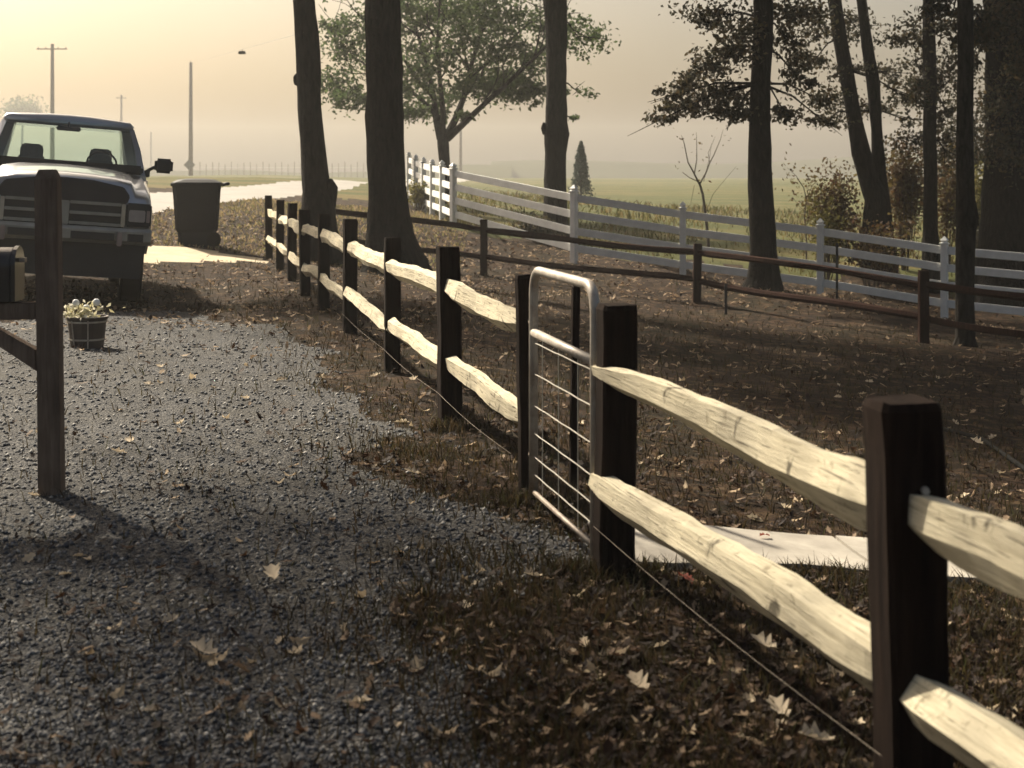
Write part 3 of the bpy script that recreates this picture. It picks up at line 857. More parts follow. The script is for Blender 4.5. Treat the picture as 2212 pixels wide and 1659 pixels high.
# unseen trees added outside the frame to shade the yard and the drive
def shade_tree(label, x, y, h, r, seed, n=2600):
    base = on(x, y); rs = random.Random(seed)
    root = empty('oak_tree', base); tag(root, label, 'tree')
    mb = MB(); pts = [Vector((0, 0, -.3)), Vector((0, 0, .3)), Vector((.05, 0, 2)), Vector((.1, .1, 4)), Vector((.1, .2, h*.6)), Vector((.2, .1, h*.9))]
    wav_tube(mb, pts, [.5, .4, .32, .28, .2, .06], 12, seed, .05); mb.build('trunk', M['bark'], root, smooth=True)
    tips = []; bb = MB()
    for i in range(11):
        z = h*rs.uniform(.48, .88); az = i*2.4
        grow(bb, tips, Vector((.1, .15, z)), Vector((math.cos(az), math.sin(az), rs.uniform(.1, .6))).normalized(), r*.55, .09, 2, rs)
    bb.build('limbs', M['bark'], root)
    k = max(5, n//len(tips))
    C = np.concatenate([np.array(t)[None, :] + RNG.normal(size=(k, 3))*np.array([.5, .5, .35])*max(.6, l) for t, l in tips])
    C = C[C[:, 2] > h*.4]
    o = link('crown', leaves_mesh(C, .2, M['leaf_dark']), root); tag(o, kind='stuff')
shade_tree('unseen oak added beside the driveway to shade the foreground', -9.3, 11.9, 11.5, 4.4, 22, 8000)
shade_tree('unseen oak added beside the yard to shade its right side', 12.5, 17.5, 12, 4.6, 23, 3200)

# the mid-distance green tree
def green_tree():
    Y = 46.0
    b = P(963, 445, Y); base = Vector((b.x, b.y, tz(b.x, b.y)))
    root = empty('maple_tree', base); tag(root, 'leafy green tree forking low behind the white fence corner', 'tree')
    off = lambda x, y, dY=0: P(x, y, Y+dY) - base
    mb = MB()
    wav_tube(mb, [Vector((0, 0, -.3)), off(963, 420), off(961, 360), off(958, 315), off(956, 290)], [.24, .20, .17, .18, .17], 12, 4, .04)
    limbs = [([(952, 300), (943, 260), (938, 215), (925, 150), (905, 80), (880, 10)], .13, 1.0), ([(956, 300), (957, 240), (950, 170), (945, 90), (950, 0)], .11, -1.2),
             ([(962, 300), (985, 255), (1000, 215), (1015, 150), (1040, 70), (1050, -10)], .13, .8), ([(966, 300), (1000, 268), (1035, 235), (1085, 190), (1150, 130), (1200, 80)], .12, -1.0),
             ([(948, 255), (915, 220), (880, 190), (820, 160), (760, 120)], .085, 1.5), ([(940, 215), (900, 170), (860, 110), (800, 50)], .07, -1.5), ([(1010, 170), (1060, 130), (1120, 70), (1180, 20)], .07, 1.2)]
    tips = []; rs = random.Random(9)
    bb = MB()
    for L, r, dy in limbs:
        pts = [off(x, y, dy*i/len(L)*1.6) for i, (x, y) in enumerate(L)]
        bb.tube(pts, [r*(1-.72*i/(len(pts)-1)) for i in range(len(pts))], 7)
        for k in range(2, len(pts)):
            for q in range(2):
                dd = (pts[k]-pts[k-1]).normalized() + Vector((rs.gauss(0, .6), rs.gauss(0, .6), rs.gauss(0, .3)))
                grow(bb, tips, pts[k], dd.normalized(), rs.uniform(.7, 1.3), r*.3, 1, rs)
    mb.build('trunk', M['bark2'], root, smooth=True); bb.build('limbs', M['bark2'], root)
    C = []
    spec = [(745, 90, 60, 60, 700, 0), (735, 185, 50, 45, 620, .5), (770, 215, 50, 22, 300, -.5), (720, 50, 35, 25, 260, .8), (880, 245, 55, 22, 480, 0), (905, 175, 45, 45, 420, -1.5), (905, 90, 50, 55, 520, 1),
            (970, 110, 60, 70, 720, -2), (960, 215, 45, 40, 420, 1.8), (1040, 185, 60, 35, 720, 0), (1100, 190, 65, 38, 950, .6), (1080, 110, 60, 50, 640, -1), (1150, 120, 50, 55, 520, 1), (1150, 205, 40, 25, 330, .5),
            (1060, 50, 80, 40, 560, 0), (1180, 50, 80, 35, 520, 1), (1255, 60, 50, 30, 220, .5), (870, 30, 90, 40, 560, 1), (1000, 20, 120, 50, 800, 0), (1010, 245, 30, 14, 130, 0), (860, 195, 40, 30, 260, 1),
            (930, -40, 200, 60, 1500, 0), (1120, -50, 150, 60, 1100, 0), (950, 20, 140, 60, 600, 3), (1050, 100, 100, 80, 500, 3.5), (840, 120, 100, 80, 400, 3.5)]
    for (x, y, rx, ry, n, dY) in spec:
        C.append(clump_pts(off(x, y, dY), (rx/F*Y, max(.6, rx/F*Y*.8), ry/F*Y), int(n*1.3)))
    o = link('crown', leaves_mesh(np.concatenate(C), .155, M['leaf_green']), root); tag(o, kind='stuff')
green_tree()

# small bare sapling and thin saplings beyond the white fence
def sapling(label, Y, base, strokes, leaves=0, lm='leaf_brown'):
    b = P(base[0], base[1], Y); bb = Vector((b.x, b.y, tz(b.x, b.y)))
    root = empty('sapling', bb); tag(root, label, 'sapling')
    mb = MB(); tm = MB(); tip = []
    for i, (L, r0, r1, dy) in enumerate(strokes):
        pts = [P(x, y, Y + dy*k/len(L)) - bb for k, (x, y) in enumerate(L)]
        if i == 0: pts = [Vector((pts[0].x, pts[0].y, -.15))] + pts
        (tm if i == 0 else mb).tube(pts, [r0 + (r1-r0)*k/(len(pts)-1) for k in range(len(pts))], 6)
        tip += pts[len(pts)//2:]
    tm.build('trunk', M['twig'], root); mb.build('branches', M['twig'], root)
    if leaves:
        t = np.array([list(q) for q in tip]); C = t[RNG.integers(0, len(t), leaves)] + RNG.normal(size=(leaves, 3))*.16
        o = link('leaves', leaves_mesh(C, .09, M[lm]), root); tag(o, kind='stuff')
sapling('small bare forked sapling in front of the open field', 37.0, (1530, 520),
        [([(1530, 520), (1524, 462), (1518, 420), (1511, 396)], .045, .032, 0), ([(1511, 398), (1498, 372), (1486, 350), (1478, 310), (1472, 292)], .026, .005, .4), ([(1500, 376), (1505, 345), (1505, 310), (1504, 285)], .016, .004, -.3),
         ([(1512, 396), (1524, 375), (1533, 352), (1542, 335), (1556, 302), (1562, 280)], .022, .004, .3), ([(1533, 352), (1530, 330), (1545, 295)], .01, .003, -.4), ([(1508, 392), (1490, 384), (1474, 372)], .016, .008, .2),
         ([(1520, 392), (1533, 340), (1537, 310)], .008, .003, .5), ([(1524, 462), (1540, 420), (1560, 395), (1590, 360)], .008, .003, .2), ([(1500, 400), (1492, 440), (1480, 455)], .006, .003, .2)], 40)
sapling('thin crooked sapling with a few leaves beside the autumn brush', 35.0, (1742, 520),
        [([(1742, 520), (1738, 470), (1742, 430), (1736, 405), (1722, 385)], .022, .010, 0), ([(1736, 405), (1720, 380), (1700, 362)], .009, .003, .2), ([(1742, 430), (1755, 400), (1775, 380)], .008, .003, -.2), ([(1740, 460), (1722, 440), (1712, 425)], .007, .003, .2)], 130)

def brush(label, x, y, Y, rx, ry, n, mat, seed):
    n = int(n*2.4)
    c = P(x, y, Y); g = Vector((c.x, c.y, tz(c.x, c.y)))
    root = empty('bush', g); tag(root, label, 'bush', 'autumn brush behind the white fence')
    rs = random.Random(seed); mb = MB(); w = rx/F*Y; h = max(.5, c.z + ry/F*Y - g.z); L = []
    for k in range(13):
        az = rs.uniform(0, 6.28); rr = w*rs.uniform(.2, .95)
        e = Vector((math.cos(az)*rr, math.sin(az)*rr*.7, h*rs.uniform(.5, 1.05)))
        m_ = e*.5 + Vector((rs.gauss(0, .08), 0, h*.12)); mb.tube([Vector((e.x*.2, e.y*.2, -.1)), m_, e], [.016, .01, .003], 4)
        L.append((m_, e))
    mb.build('stems', M['twig'], root)
    q = RNG.integers(0, 13, n); t = RNG.random(n)
    A = np.array([list(a) for a, b in L])[q]; B = np.array([list(b) for a, b in L])[q]
    C = A + (B-A)*t[:, None] + RNG.normal(size=(n, 3))*np.array([.16*w+.08, .15, .12*h])
    o = link('foliage', leaves_mesh(C, .11, M[mat]), root); tag(o, kind='stuff')
brush('russet leafy bush left of the forked tree', 1800, 430, 34.5, 55, 55, 900, 'leaf_brown', 1)
brush('yellow-green weedy bush at the white fence post', 1785, 475, 32.6, 28, 40, 320, 'leaf_gold', 2)
brush('tall russet bush between the forked tree and the thin trunk', 1955, 410, 34.5, 45, 95, 900, 'leaf_brown', 3)
brush('dull green bush behind the russet brush', 1960, 400, 37.0, 60, 50, 700, 'leaf_dark', 4)
brush('reddish bush right of the thin trunk', 2045, 410, 35.0, 40, 60, 700, 'leaf_brown', 5)
brush('yellowed bush beside the broad black trunk', 2115, 420, 34.0, 30, 50, 400, 'leaf_gold', 6)
brush('dark low bush under the knotted trunk behind the white fence', 1165, 495, 34.0, 40, 22, 420, 'leaf_dark', 7)
brush('dark tangled bush at the foot of the broad black trunk', 2165, 480, 33.5, 70, 60, 800, 'leaf_dark', 9)
brush('tall dark thicket filling the gap beside the broad black trunk', 2080, 300, 37.0, 70, 130, 1100, 'leaf_dark', 10)
brush('brown weeds along the foot of the forked tree', 1880, 500, 32.4, 70, 30, 500, 'leaf_brown', 11)
brush('low green weeds at the white fence run', 905, 425, 41.0, 22, 25, 300, 'leaf_gold', 8)

# cedar
def cedar():
    Y = 66.0; c = P(1255, 396, Y); g = Vector((c.x, c.y, tz(c.x, c.y))); root = empty('cedar_tree', g)
    tag(root, 'small blue-green conical cedar at the near edge of the field', 'tree')
    H = P(1255, 308, Y).z - g.z
    mb = MB(); mb.tube([(0, 0, -.2), (0, 0, H*.5), (0, 0, H*.98)], [.07, .04, .008], 7); mb.build('trunk', M['twig'], root)
    n = 2600; t = RNG.random(n)**.75; az = RNG.random(n)*6.283
    rr = .68*(1-t)**.75*(.82+.26*np.sin(az*3+t*17)*np.sin(t*23+az)) * RNG.uniform(.5, 1.05, n)
    rr *= np.minimum(1, t*7+.55)
    C = np.stack([rr*np.cos(az), rr*np.sin(az), .08*H + t*H*.93], 1)
    o = link('foliage', leaves_mesh(C, .16, M['cedar'], aspect=.4), root); tag(o, kind='stuff')
cedar()
def far_tree(label, x, y, Y, rx, ry, n=900):
    c = P(x, y, Y); g = Vector((c.x, c.y, tz(c.x, c.y))); root = empty('distant_tree', g); tag(root, label, 'tree')
    w = rx/F*Y; h = ry/F*Y; cz = c.z - g.z
    mb = MB(); mb.tube([(0, 0, -.3), (0, 0, cz*.6), (.2, 0, cz)], [.3, .24, .1], 7); mb.build('trunk', M['bark2'], root)
    C = clump_pts((0, 0, cz), (w*.85, w*.7, h*.85), n, 60); C[:, 2] = np.maximum(C[:, 2], cz - h*.6 + RNG.normal(0, .25, n))
    o = link('crown', leaves_mesh(C, .6, M['leaf_green']), root); tag(o, kind='stuff')
far_tree('faint rounded tree in the haze beyond the truck roof', 48, 236, 300, 44, 26, 1800)

# ------------------------------------------------------------------ utility poles, sign, hanging lamp
def upole(label, x, ytop, Y, arm=None, r=.14):
    t = P(x, ytop, Y); g = Vector((t.x, Y, tz(t.x, Y))); root = empty('utility_pole', g); tag(root, label, 'pole')
    H = t.z - g.z
    mb = MB(); mb.tube([(0, 0, -.3), (0, 0, H*.5), (0, 0, H)], [r, r*.86, r*.7], 10); mb.build('pole', M['pole'], root, smooth=True)
    if arm:
        z = P(x, arm[0], Y).z - g.z; w = arm[1]/F*Y/2
        mb = MB(); mb.box(-w, w, -.16, -.05, z-.06, z+.06); a = mb.build('crossarm', M['pole'], root)
        for s in (-.9, -.4, .4, .9):
            mb = MB(); mb.tube([(w*s, -.1, z+.06), (w*s, -.1, z+.2)], [.04, .05], 8); mb.build('insulator', M['lampgrey'], a)
    else:
        mb = MB(); mb.tube([(0, 0, H), (0, 0, H+.16)], [.04, .05], 8); mb.build('insulator', M['lampgrey'], root)
    return root, H
upole('hazy utility pole with a crossarm standing behind the truck', 113, 95, 150, (106, 66), .24)
upole('tallest bare utility pole rising behind the trash bin', 412, 135, 160, None, .25)
upole('short faint pole far down the road between the crossarm pole and the bare pole', 262, 205, 250, (212, 22), .24)
upole('faintest pole just above the truck mirror', 326, 285, 340, None, .24)
upole('pale thin pole in haze beside the green tree trunk', 995, 275, 210, None, .24)

p = P(409, 356, 140); g = Vector((p.x, 140, tz(p.x, 140))); root = empty('road_sign', g); tag(root, 'diamond road sign seen from behind at the foot of the bare pole', 'sign')
z = p.z - g.z
mb = MB(); mb.tube([(0, 0, -.3), (0, 0, z+.3)], .03, 6); mb.build('sign_post', M['signback'], root)
mb = MB(); mb.prism([(0, z-.55), (.55, z), (0, z+.55), (-.55, z)], .035, .045); mb.build('sign_plate', M['signback'], root)

A = P(412, 137, 160); B = P(656, 70, 27.15)
root = empty('hanging_lamp', A); tag(root, 'small dark lamp hung on a thin overhead cable against the sky', 'lamp')
mb = MB(); mb.tube([A-A, B-A], .0035, 5); mb.build('cable', M['black'], root)
# where the cable passes x=523
best = min([A.lerp(B, k/2000) for k in range(2001)], key=lambda q: abs(CX + q.x/q.y*F - 523))
w = 8.0/F*best.y
mb = MB()
mb.loft([[(-w*.8, -w*.5, 0), (w*.75, -w*.5, 0), (w*.75, w*.5, 0), (-w*.8, w*.5, 0)], [(-w, -w*.6, -w*.75), (w, -w*.6, -w*.75), (w, w*.6, -w*.75), (-w, w*.6, -w*.75)]])
mb.tube([(0, 0, 0), (0, 0, .06)], .012, 5)
mb.build('lamp_housing', M['lampgrey'], root, loc=best - A - Vector((0, 0, .06)))
mb = MB(); mb.box(-w*.8, w*.8, -w*.45, w*.45, -w*.85, -w*.755); mb.build('lamp_diffuser', M['lens'], root, loc=best - A - Vector((0, 0, .06)))

# far wire fence posts
y0 = P(600, 378, 240); root = empty('wire_fence', Vector((P(436, 0, 240).x, 240, tz(P(436, 0, 240).x, 240)))); tag(root, 'faint distant fence of many thin posts in the haze beyond the road', 'fence')
me = None
for k in range(27):
    x = 432 + 13.6*k; q = P(x, 360, 240); g = Vector((q.x, 240, tz(q.x, 240))); top = P(x, 349 + 6*math.sin(k*1.9)**2, 240).z - g.z
    mb = MB(); mb.tube([(0, 0, -.2), (0, 0, top)], .06, 5)
    mb.build('post', M['pole'], root, loc=g - root.location)
mb = MB(); mb.tube([P(432, 362, 240) - root.location, P(786, 362, 240) - root.location], .012, 4); mb.build('wire', M['wire'], root)

# ------------------------------------------------------------------ trash bin
def trash_bin():
    Y = 27.0; c = P(425, 531, Y); g = Vector((c.x, c.y, tz(c.x, c.y)))
    root = empty('trash_bin', g, (0, 0, R(12))); tag(root, 'charcoal wheeled trash bin with pale lit lid standing at the roadside', 'trash bin')
    s = Y/F
    H = 134*s
    def rr(w, d, z, c=.06, ox=0):
        return [(ox-w+c, -d, z), (ox+w-c, -d, z), (ox+w, -d+c, z), (ox+w, d-c, z), (ox+w-c, d, z), (ox-w+c, d, z), (ox-w, d-c, z), (ox-w, -d+c, z)]
    mb = MB(); mb.loft([rr(.315, .30, .0), rr(.325, .31, .05), rr(.335, .32, .26), rr(.375, .36, .32), rr(.395, .38, .6), rr(.425, .41, H-.08), rr(.43, .415, H-.075), rr(.43, .415, H)])
    mb.build('body', M['bin'], root, bevel=.012)
    mb = MB(); mb.loft([rr(.455, .44, H-.035, .07), rr(.465, .45, H, .07), rr(.455, .44, H+.03, .07), rr(.33, .33, H+.085, .1), rr(.15, .18, H+.105, .08)])
    lid = mb.build('lid', M['bin'], root, bevel=.01, smooth=False)
    mb = MB(); mb.tube([(.44, -.28, H-.01), (.56, -.28, H+.01), (.56, .28, H+.01), (.44, .28, H-.01)], .03, 8); mb.build('handle', M['bin'], lid, smooth=True)
    for sy in (-.30, .30):
        mb = MB(); mb.tube([(.30, sy-.03, .13), (.30, sy+.03, .13)], .13, 16); mb.build('wheel', M['rubber'], root)
trash_bin()

# ------------------------------------------------------------------ mailbox on its post
def mailbox():
    Y = 7.06; b = P(112, 1062, Y); g = Vector((b.x, Y, tz(b.x, Y))); s = Y/F
    root = empty('mailbox_post', g, (0, R(-.7), R(4))); tag(root, 'weathered square post with side arm and brace in front of the truck', 'mailbox post')
    H = P(112, 366, Y).z - g.z; w = .052
    def sq(r, z, o=0): return [(-r+o, -r, z), (r+o, -r, z), (r+o, r, z), (-r+o, r, z)]
    mb = MB(); mb.loft([sq(w, -.3), sq(w*1.02, .0), sq(w*.99, H*.4), sq(w*1.01, H*.8), sq(w, H-.045), sq(w*.72, H-.005), sq(w*.66, H)])
    mb.build('post', M['mailwood'], root, bevel=.005)
    za0 = P(112, 688, Y).z - g.z; za1 = P(112, 652, Y).z - g.z
    mb = MB(); mb.box(-.98, -w-.002, -.042, .042, za0, za1); mb.build('arm', M['mailwood'], root, bevel=.005)
    zb = P(112, 800, Y).z - g.z
    mb = MB(); mb.prism([(-w-.002, zb), (-w-.002, zb+.10), (-.30, za0-.002), (-.405, za0-.002)], -.038, .038); mb.build('brace', M['mailwood'], root, bevel=.004)
    # the box itself
    root2 = empty('mailbox', g + Vector((-.42, 0, za1 + .004)), (0, 0, R(4))); tag(root2, 'dark arched metal mailbox sitting on the post arm', 'mailbox')
    hh = (652-536)*s
    prof = [(-.085, 0), (.085, 0), (.085, hh-.085)] + [(.085*math.cos(a), hh-.085+.085*math.sin(a)) for a in [math.pi*k/10 for k in range(1, 10)]] + [(-.085, hh-.085)]
    rings = [[(x, y, z) for (y, z) in prof] for x in (-.32, .24)]
    mb = MB(); mb.loft(rings); mb.build('box', M['mailbox'], root2, bevel=.004)
    mb = MB(); mb.loft([[(x, y*1.04, .002 + z*1.02) for (y, z) in prof] for x in (.243, .262)]); d = mb.build('door', M['mailbox'], root2)
    mb = MB(); mb.box(.264, .29, -.02, .02, hh*.72, hh*.8); mb.build('latch', M['galv'], d)
    mb = MB(); mb.box(-.02, .14, -.102, -.096, hh*.5, hh*.56).box(.08, .14, -.102, -.096, hh*.565, hh*.8); mb.build('flag', M['amber'], root2)
mailbox()

# flower tub on the drive
def tub():
    Y = 12.6; b = P(188, 752, Y); g = Vector((b.x, Y, tz(b.x, Y))); s = Y/F
    root = empty('flower_tub', g); tag(root, 'dark round tub of pale flowers standing on the gravel between mailbox and truck', 'planter')
    r0, r1, h = 34*s, 42*s, 68*s
    def ring(r, z): return [(r*math.cos(2*math.pi*k/20), r*math.sin(2*math.pi*k/20), z) for k in range(20)]
    mb = MB(); mb.loft([ring(r0, -.02), ring(r1*.98, h*.9), ring(r1*1.07, h*.92), ring(r1*1.08, h), ring(r1*.96, h), ring(r1*.92, h*.85)]); mb.build('tub', M['pot'], root, smooth=False)
    mb = MB(); mb.loft([ring(r1*.95, h*.88), ring(r1*.5, h*.97), ring(.01, h)]); mb.build('soil', M['soil'], root)
    for z, r in ((h*.28, r0+(r1-r0)*.3+.004), (h*.84, r0+(r1-r0)*.92+.004)):
        mb = MB(); mb.loft([ring(r, z-.008), ring(r+.004, z), ring(r+.002, z+.008)], cap=False); mb.build('hoop', M['galv'], root)
    for a in (-1.25, -2.1):
        mb = MB(); mb.tube([(math.cos(a)*(r0+.006), math.sin(a)*(r0+.006), .0), (math.cos(a)*(r1+.008), math.sin(a)*(r1+.008), h*.9)], .006, 5); mb.build('stave_strap', M['galv'], root)
    C = clump_pts((0, 0, h*1.12), (r1*1.05, r1*1.0, .07), 260, 14); C[:, 2] = np.maximum(C[:, 2], h*.97)
    o = link('foliage', leaves_mesh(C, .045, M['petal']), root); tag(o, kind='stuff')
    for (x, z) in ((-.09, h*1.42), (.085, h*1.44), (.0, h*1.25)):
        mb = MB(); lump(mb, (x, -.02, z), (.03, .03, .032), 3); f = mb.build('bloom', M['white'], root, smooth=True)
        mb = MB(); mb.tube([(x*.8, 0, h*.95), (x, -.02, z-.02)], .004, 4); mb.build('flower_stem', M['twig'], root)
tub()

# ------------------------------------------------------------------ pickup truck
def truck():
    Yf = 16.9; xc = 122
    fr = Vector(((xc-CX)/F*Yf, Yf, 0))
    dirv = Vector((fr.x, fr.y, 0)).normalized()                # truck's rear direction, straight away from here
    side = Vector((dirv.y, -dirv.x, 0))                        # to its left-hand fender
    wl_, wr_ = fr + dirv*.95 - side*.86, fr + dirv*.95 + side*.86
    rl_, rr_ = fr + dirv*4.35 - side*.86, fr + dirv*4.35 + side*.86
    zz = [tz(q.x, q.y) for q in (wl_, wr_, rl_, rr_)]
    g = Vector((fr.x, fr.y, (zz[0]+zz[1])/2))
    print('ROLL', zz); roll = -.075; pitch = math.atan2((zz[2]+zz[3]-zz[0]-zz[1])/2, 3.4)
    g.z -= .95*math.tan(pitch); g.z += .085
    yawt = math.atan2(dirv.y, dirv.x) - math.pi/2
    root = empty('pickup_truck', g)
    root.scale = (.97, .97, .985)
    root.rotation_euler = (Matrix.Rotation(yawt, 3, 'Z') @ Matrix.Rotation(pitch, 3, 'X') @ Matrix.Rotation(-roll, 3, 'Y')).to_euler()
    tag(root, 'full-size pickup truck with pale hood and barred dark grille parked facing down the gravel driveway', 'pickup truck')
    # body: hood crown, fenders and cab shoulder, lofted front to back
    def section(y, zc, zs, zf, zw, hw, bot):
        """crown centre zc, hood edge zs, fender top zf, belt line width hw"""
        h = [(-hw*.97, bot), (-hw, bot+.25), (-hw, zw), (-hw*.97, zf-.05), (-hw*.91, zf), (-hw*.80, zf+.01), (-hw*.74, zs), (-hw*.55, zs+(zc-zs)*.6), (-hw*.25, zc-.006), (0, zc)]
        pts = h + [(-x, z) for x, z in h[:-1][::-1]]
        return [(x, y, z) for x, z in pts]
    mb = MB()
    mb.loft([section(.06, 1.385, 1.33, 1.16, 1.0, 1.00, .60), section(.16, 1.435, 1.37, 1.22, 1.05, 1.03, .55), section(.5, 1.47, 1.405, 1.30, 1.1, 1.04, .55),
             section(1.0, 1.515, 1.45, 1.38, 1.15, 1.04, .55), section(1.50, 1.56, 1.50, 1.46, 1.2, 1.03, .55), section(1.56, 1.55, 1.50, 1.47, 1.2, 1.03, .55)])
    mb.build('front_body', M['paint'], root, smooth=True)
    # hood front lip (header above the grille)
    mb = MB(); mb.loft([[(x, y, z) for x, z in [(-.72, 1.13), (-.75, 1.22), (-.67, 1.325), (-.3, 1.385), (0, 1.395), (.3, 1.385), (.67, 1.325), (.75, 1.22), (.72, 1.13)]] for y in (-.03, .10)])
    mb.build('bug_shield', M['shield'], root, bevel=.012)
    # grille
    mb = MB(); mb.box(-.70, .70, .03, .058, .84, 1.14); gr = mb.build('grille', M['black'], root)
    for z in (1.115, .995, .875):
        for s in (-1, 1):
            mb = MB(); mb.box(min(s*.07, s*.66), max(s*.07, s*.66), -.025, .028, z-.018, z+.018); mb.build('bar', M['barchrome'], gr, bevel=.006)
    mb = MB(); mb.box(-.065, .065, -.03, .028, .85, 1.128); mb.build('centre_bar', M['barchrome'], gr, bevel=.008)
    for s in (-1, 1):
        mb = MB(); mb.box(s*.685-.022, s*.685+.022, -.022, .028, .855, 1.128); mb.build('end_bar', M['chrome'], gr, bevel=.006)
    # headlights
    for s in (-1, 1):
        mb = MB(); mb.box(s*.865-.148, s*.865+.148, -.01, .09, .865, 1.145); hl = mb.build('headlight', M['black'], root, bevel=.02)
        mb = MB(); mb.box(s*.845-.095, s*.845+.095, -.03, -.011, .925, 1.065); mb.build('lens', M['lens'], hl, bevel=.009)
        mb = MB(); mb.box(s*.975-.02, s*.975+.02, -.022, -.0115, .925, 1.065); mb.build('side_lens', M['amber'], hl, bevel=.004)
    # bumper
    def bsec(x):
        yo = .16*(abs(x)/1.03)**3
        return [(x, -.16+yo, .66), (x, -.19+yo, .70), (x, -.19+yo, .81), (x, -.15+yo, .845), (x, .02+yo*.4, .845), (x, .02+yo*.4, .66)]
    mb = MB(); mb.loft([bsec(x) for x in (-1.03, -.95, -.8, -.5, 0, .5, .8, .95, 1.03)]); bp = mb.build('bumper', M['barchrome'], root, bevel=0)
    for s in (-1, 1):
        mb = MB(); mb.box(min(s*.1, s*.60), max(s*.1, s*.60), -.197, -.191, .70, .785); mb.build('air_slot', M['black'], bp, bevel=.002)
        mb = MB(); mb.box(s*.655-.03, s*.655+.03, -.215, -.15, .64, .80); mb.build('tow_hook', M['amber'], bp, bevel=.01)
        mb = MB(); mb.box(min(s*.72, s*.93), max(s*.72, s*.93), -.125, -.10, .695, .785); mb.build('end_cap', M['black'], bp)
    mb = MB(); mb.loft([[(x, y, z) for x, z in [(-.97, .655), (.97, .655), (.93, .26), (-.93, .26)]] for y in (-.05, .35)]); mb.build('valance', M['black'], root)
    # underside mass
    mb = MB(); mb.box(-.62, .62, .3, 5.3, .40, .62); mb.build('chassis', M['black'], root)
    # cab lower, doors
    mb = MB(); mb.loft([[(x, y, z) for x, z in [(-1.0, .52), (-1.03, .8), (-1.03, 1.25), (-1.0, 1.48), (1.0, 1.48), (1.03, 1.25), (1.03, .8), (1.0, .52)]] for y in (1.565, 3.25)]); mb.build('cab', M['paint'], root)
    for s in (-1, 1):
        mb = MB(); mb.box(min(s*1.032, s*1.04), max(s*1.032, s*1.04), 1.75, 2.95, .6, 1.42); d = mb.build('door', M['paint'], root, bevel=.003)
        mb = MB(); mb.box(min(s*1.042, s*1.065), max(s*1.042, s*1.065), 2.7, 2.86, 1.22, 1.26); mb.build('door_handle', M['black'], d)
    # dash and cowl
    mb = MB(); mb.box(-.96, .96, 1.52, 1.95, 1.482, 1.60); mb.build('dashboard', M['black'], root, bevel=.03)
    # roof and pillars
    def roofsec(y, hw, z0, zc): 
        h = [(-hw, z0), (-hw*1.01, z0+.05), (-hw*.95, z0+.10), (-hw*.7, zc-.02), (-.3*hw, zc), (0, zc+.004)]
        return [(x, y, z) for x, z in h + [(-x, z) for x, z in h[:-1][::-1]]]
    mb = MB(); mb.loft([roofsec(2.16, .80, 2.045, 2.165), roofsec(2.28, .83, 2.06, 2.20), roofsec(2.8, .83, 2.06, 2.215), roofsec(3.2, .80, 2.04, 2.175)]); mb.build('roof', M['paint'], root, smooth=True)
    for s in (-1, 1):
        mb = MB(); mb.loft([[(s*.90, 1.60, 1.47), (s*1.00, 1.64, 1.47), (s*1.00, 1.86, 1.47), (s*.90, 1.86, 1.47)], [(s*.85, 1.90, 1.80), (s*.93, 1.94, 1.80), (s*.935, 2.06, 1.80), (s*.86, 2.06, 1.80)], [(s*.765, 2.16, 2.08), (s*.835, 2.19, 2.08), (s*.84, 2.30, 2.08), (s*.77, 2.30, 2.08)]]); mb.build('windshield_pillar', M['paint'], root, bevel=.008)
        mb = MB(); mb.loft([[(s*.86, 3.10, 1.47), (s*1.0, 3.10, 1.47), (s*1.0, 3.28, 1.47), (s*.80, 3.28, 1.47)], [(s*.70, 3.0, 2.08), (s*.83, 3.0, 2.08), (s*.83, 3.2, 2.08), (s*.68, 3.2, 2.08)]]); mb.build('rear_pillar', M['paint'], root)
        # side glass
        mb = MB(); mb.loft([[(s*.955, 1.87, 1.48), (s*.955, 3.09, 1.48)], [(s*.82, 2.2, 2.07), (s*.82, 3.0, 2.07)]], cap=False, closed=False); mb.build('side_window', M['glass'], root)
    mb = MB(); mb.box(-.86, .86, 3.18, 3.24, 1.475, 1.545); mb.build('rear_sill', M['paint'], root)
    # glass
    mb = MB(); mb.loft([[(-.91, 1.60, 1.50), (-.45, 1.535, 1.52), (0, 1.515, 1.53), (.45, 1.535, 1.52), (.91, 1.60, 1.50)], [(-.785, 2.15, 2.07), (-.4, 2.12, 2.115), (0, 2.11, 2.13), (.4, 2.12, 2.115), (.785, 2.15, 2.07)]], cap=False, closed=False)
    mb.build('windshield', M['glass'], root, smooth=True)
    mb = MB(); mb.loft([[(-.80, 3.22, 1.54), (.80, 3.22, 1.54)], [(-.70, 3.13, 2.07), (.70, 3.13, 2.07)]], cap=False, closed=False); mb.build('rear_window', M['glass'], root)
    mb = MB(); mb.tube([(-.5, 1.50, 1.545), (.05, 1.52, 1.57)], .008, 5); mb.build('wiper', M['black'], root)
    mb = MB(); mb.tube([(.12, 1.50, 1.565), (.68, 1.55, 1.545)], .008, 5); mb.build('wiper', M['black'], root)
    mb = MB(); mb.box(-.155, .155, 2.06, 2.09, 1.985, 2.045); rv = mb.build('rear_view_mirror', M['black'], root, bevel=.014)
    mb = MB(); mb.tube([(0, 2.08, 2.03), (0, 2.12, 2.10)], .012, 6); mb.build('mirror_stem', M['black'], rv)
    # seats
    for s in (-1, 1):
        mb = MB(); mb.loft([[(s*.45-w, y, z), (s*.45+w, y, z), (s*.45+w*.98, y+.12, z), (s*.45-w*.98, y+.12, z)] for w, y, z in ((.27, 2.65, 1.0), (.28, 2.72, 1.45), (.24, 2.76, 1.58), (.15, 2.77, 1.62), (.15, 2.78, 1.76), (.12, 2.79, 1.80))])
        mb.build('seat', M['seat'], root, bevel=.02)
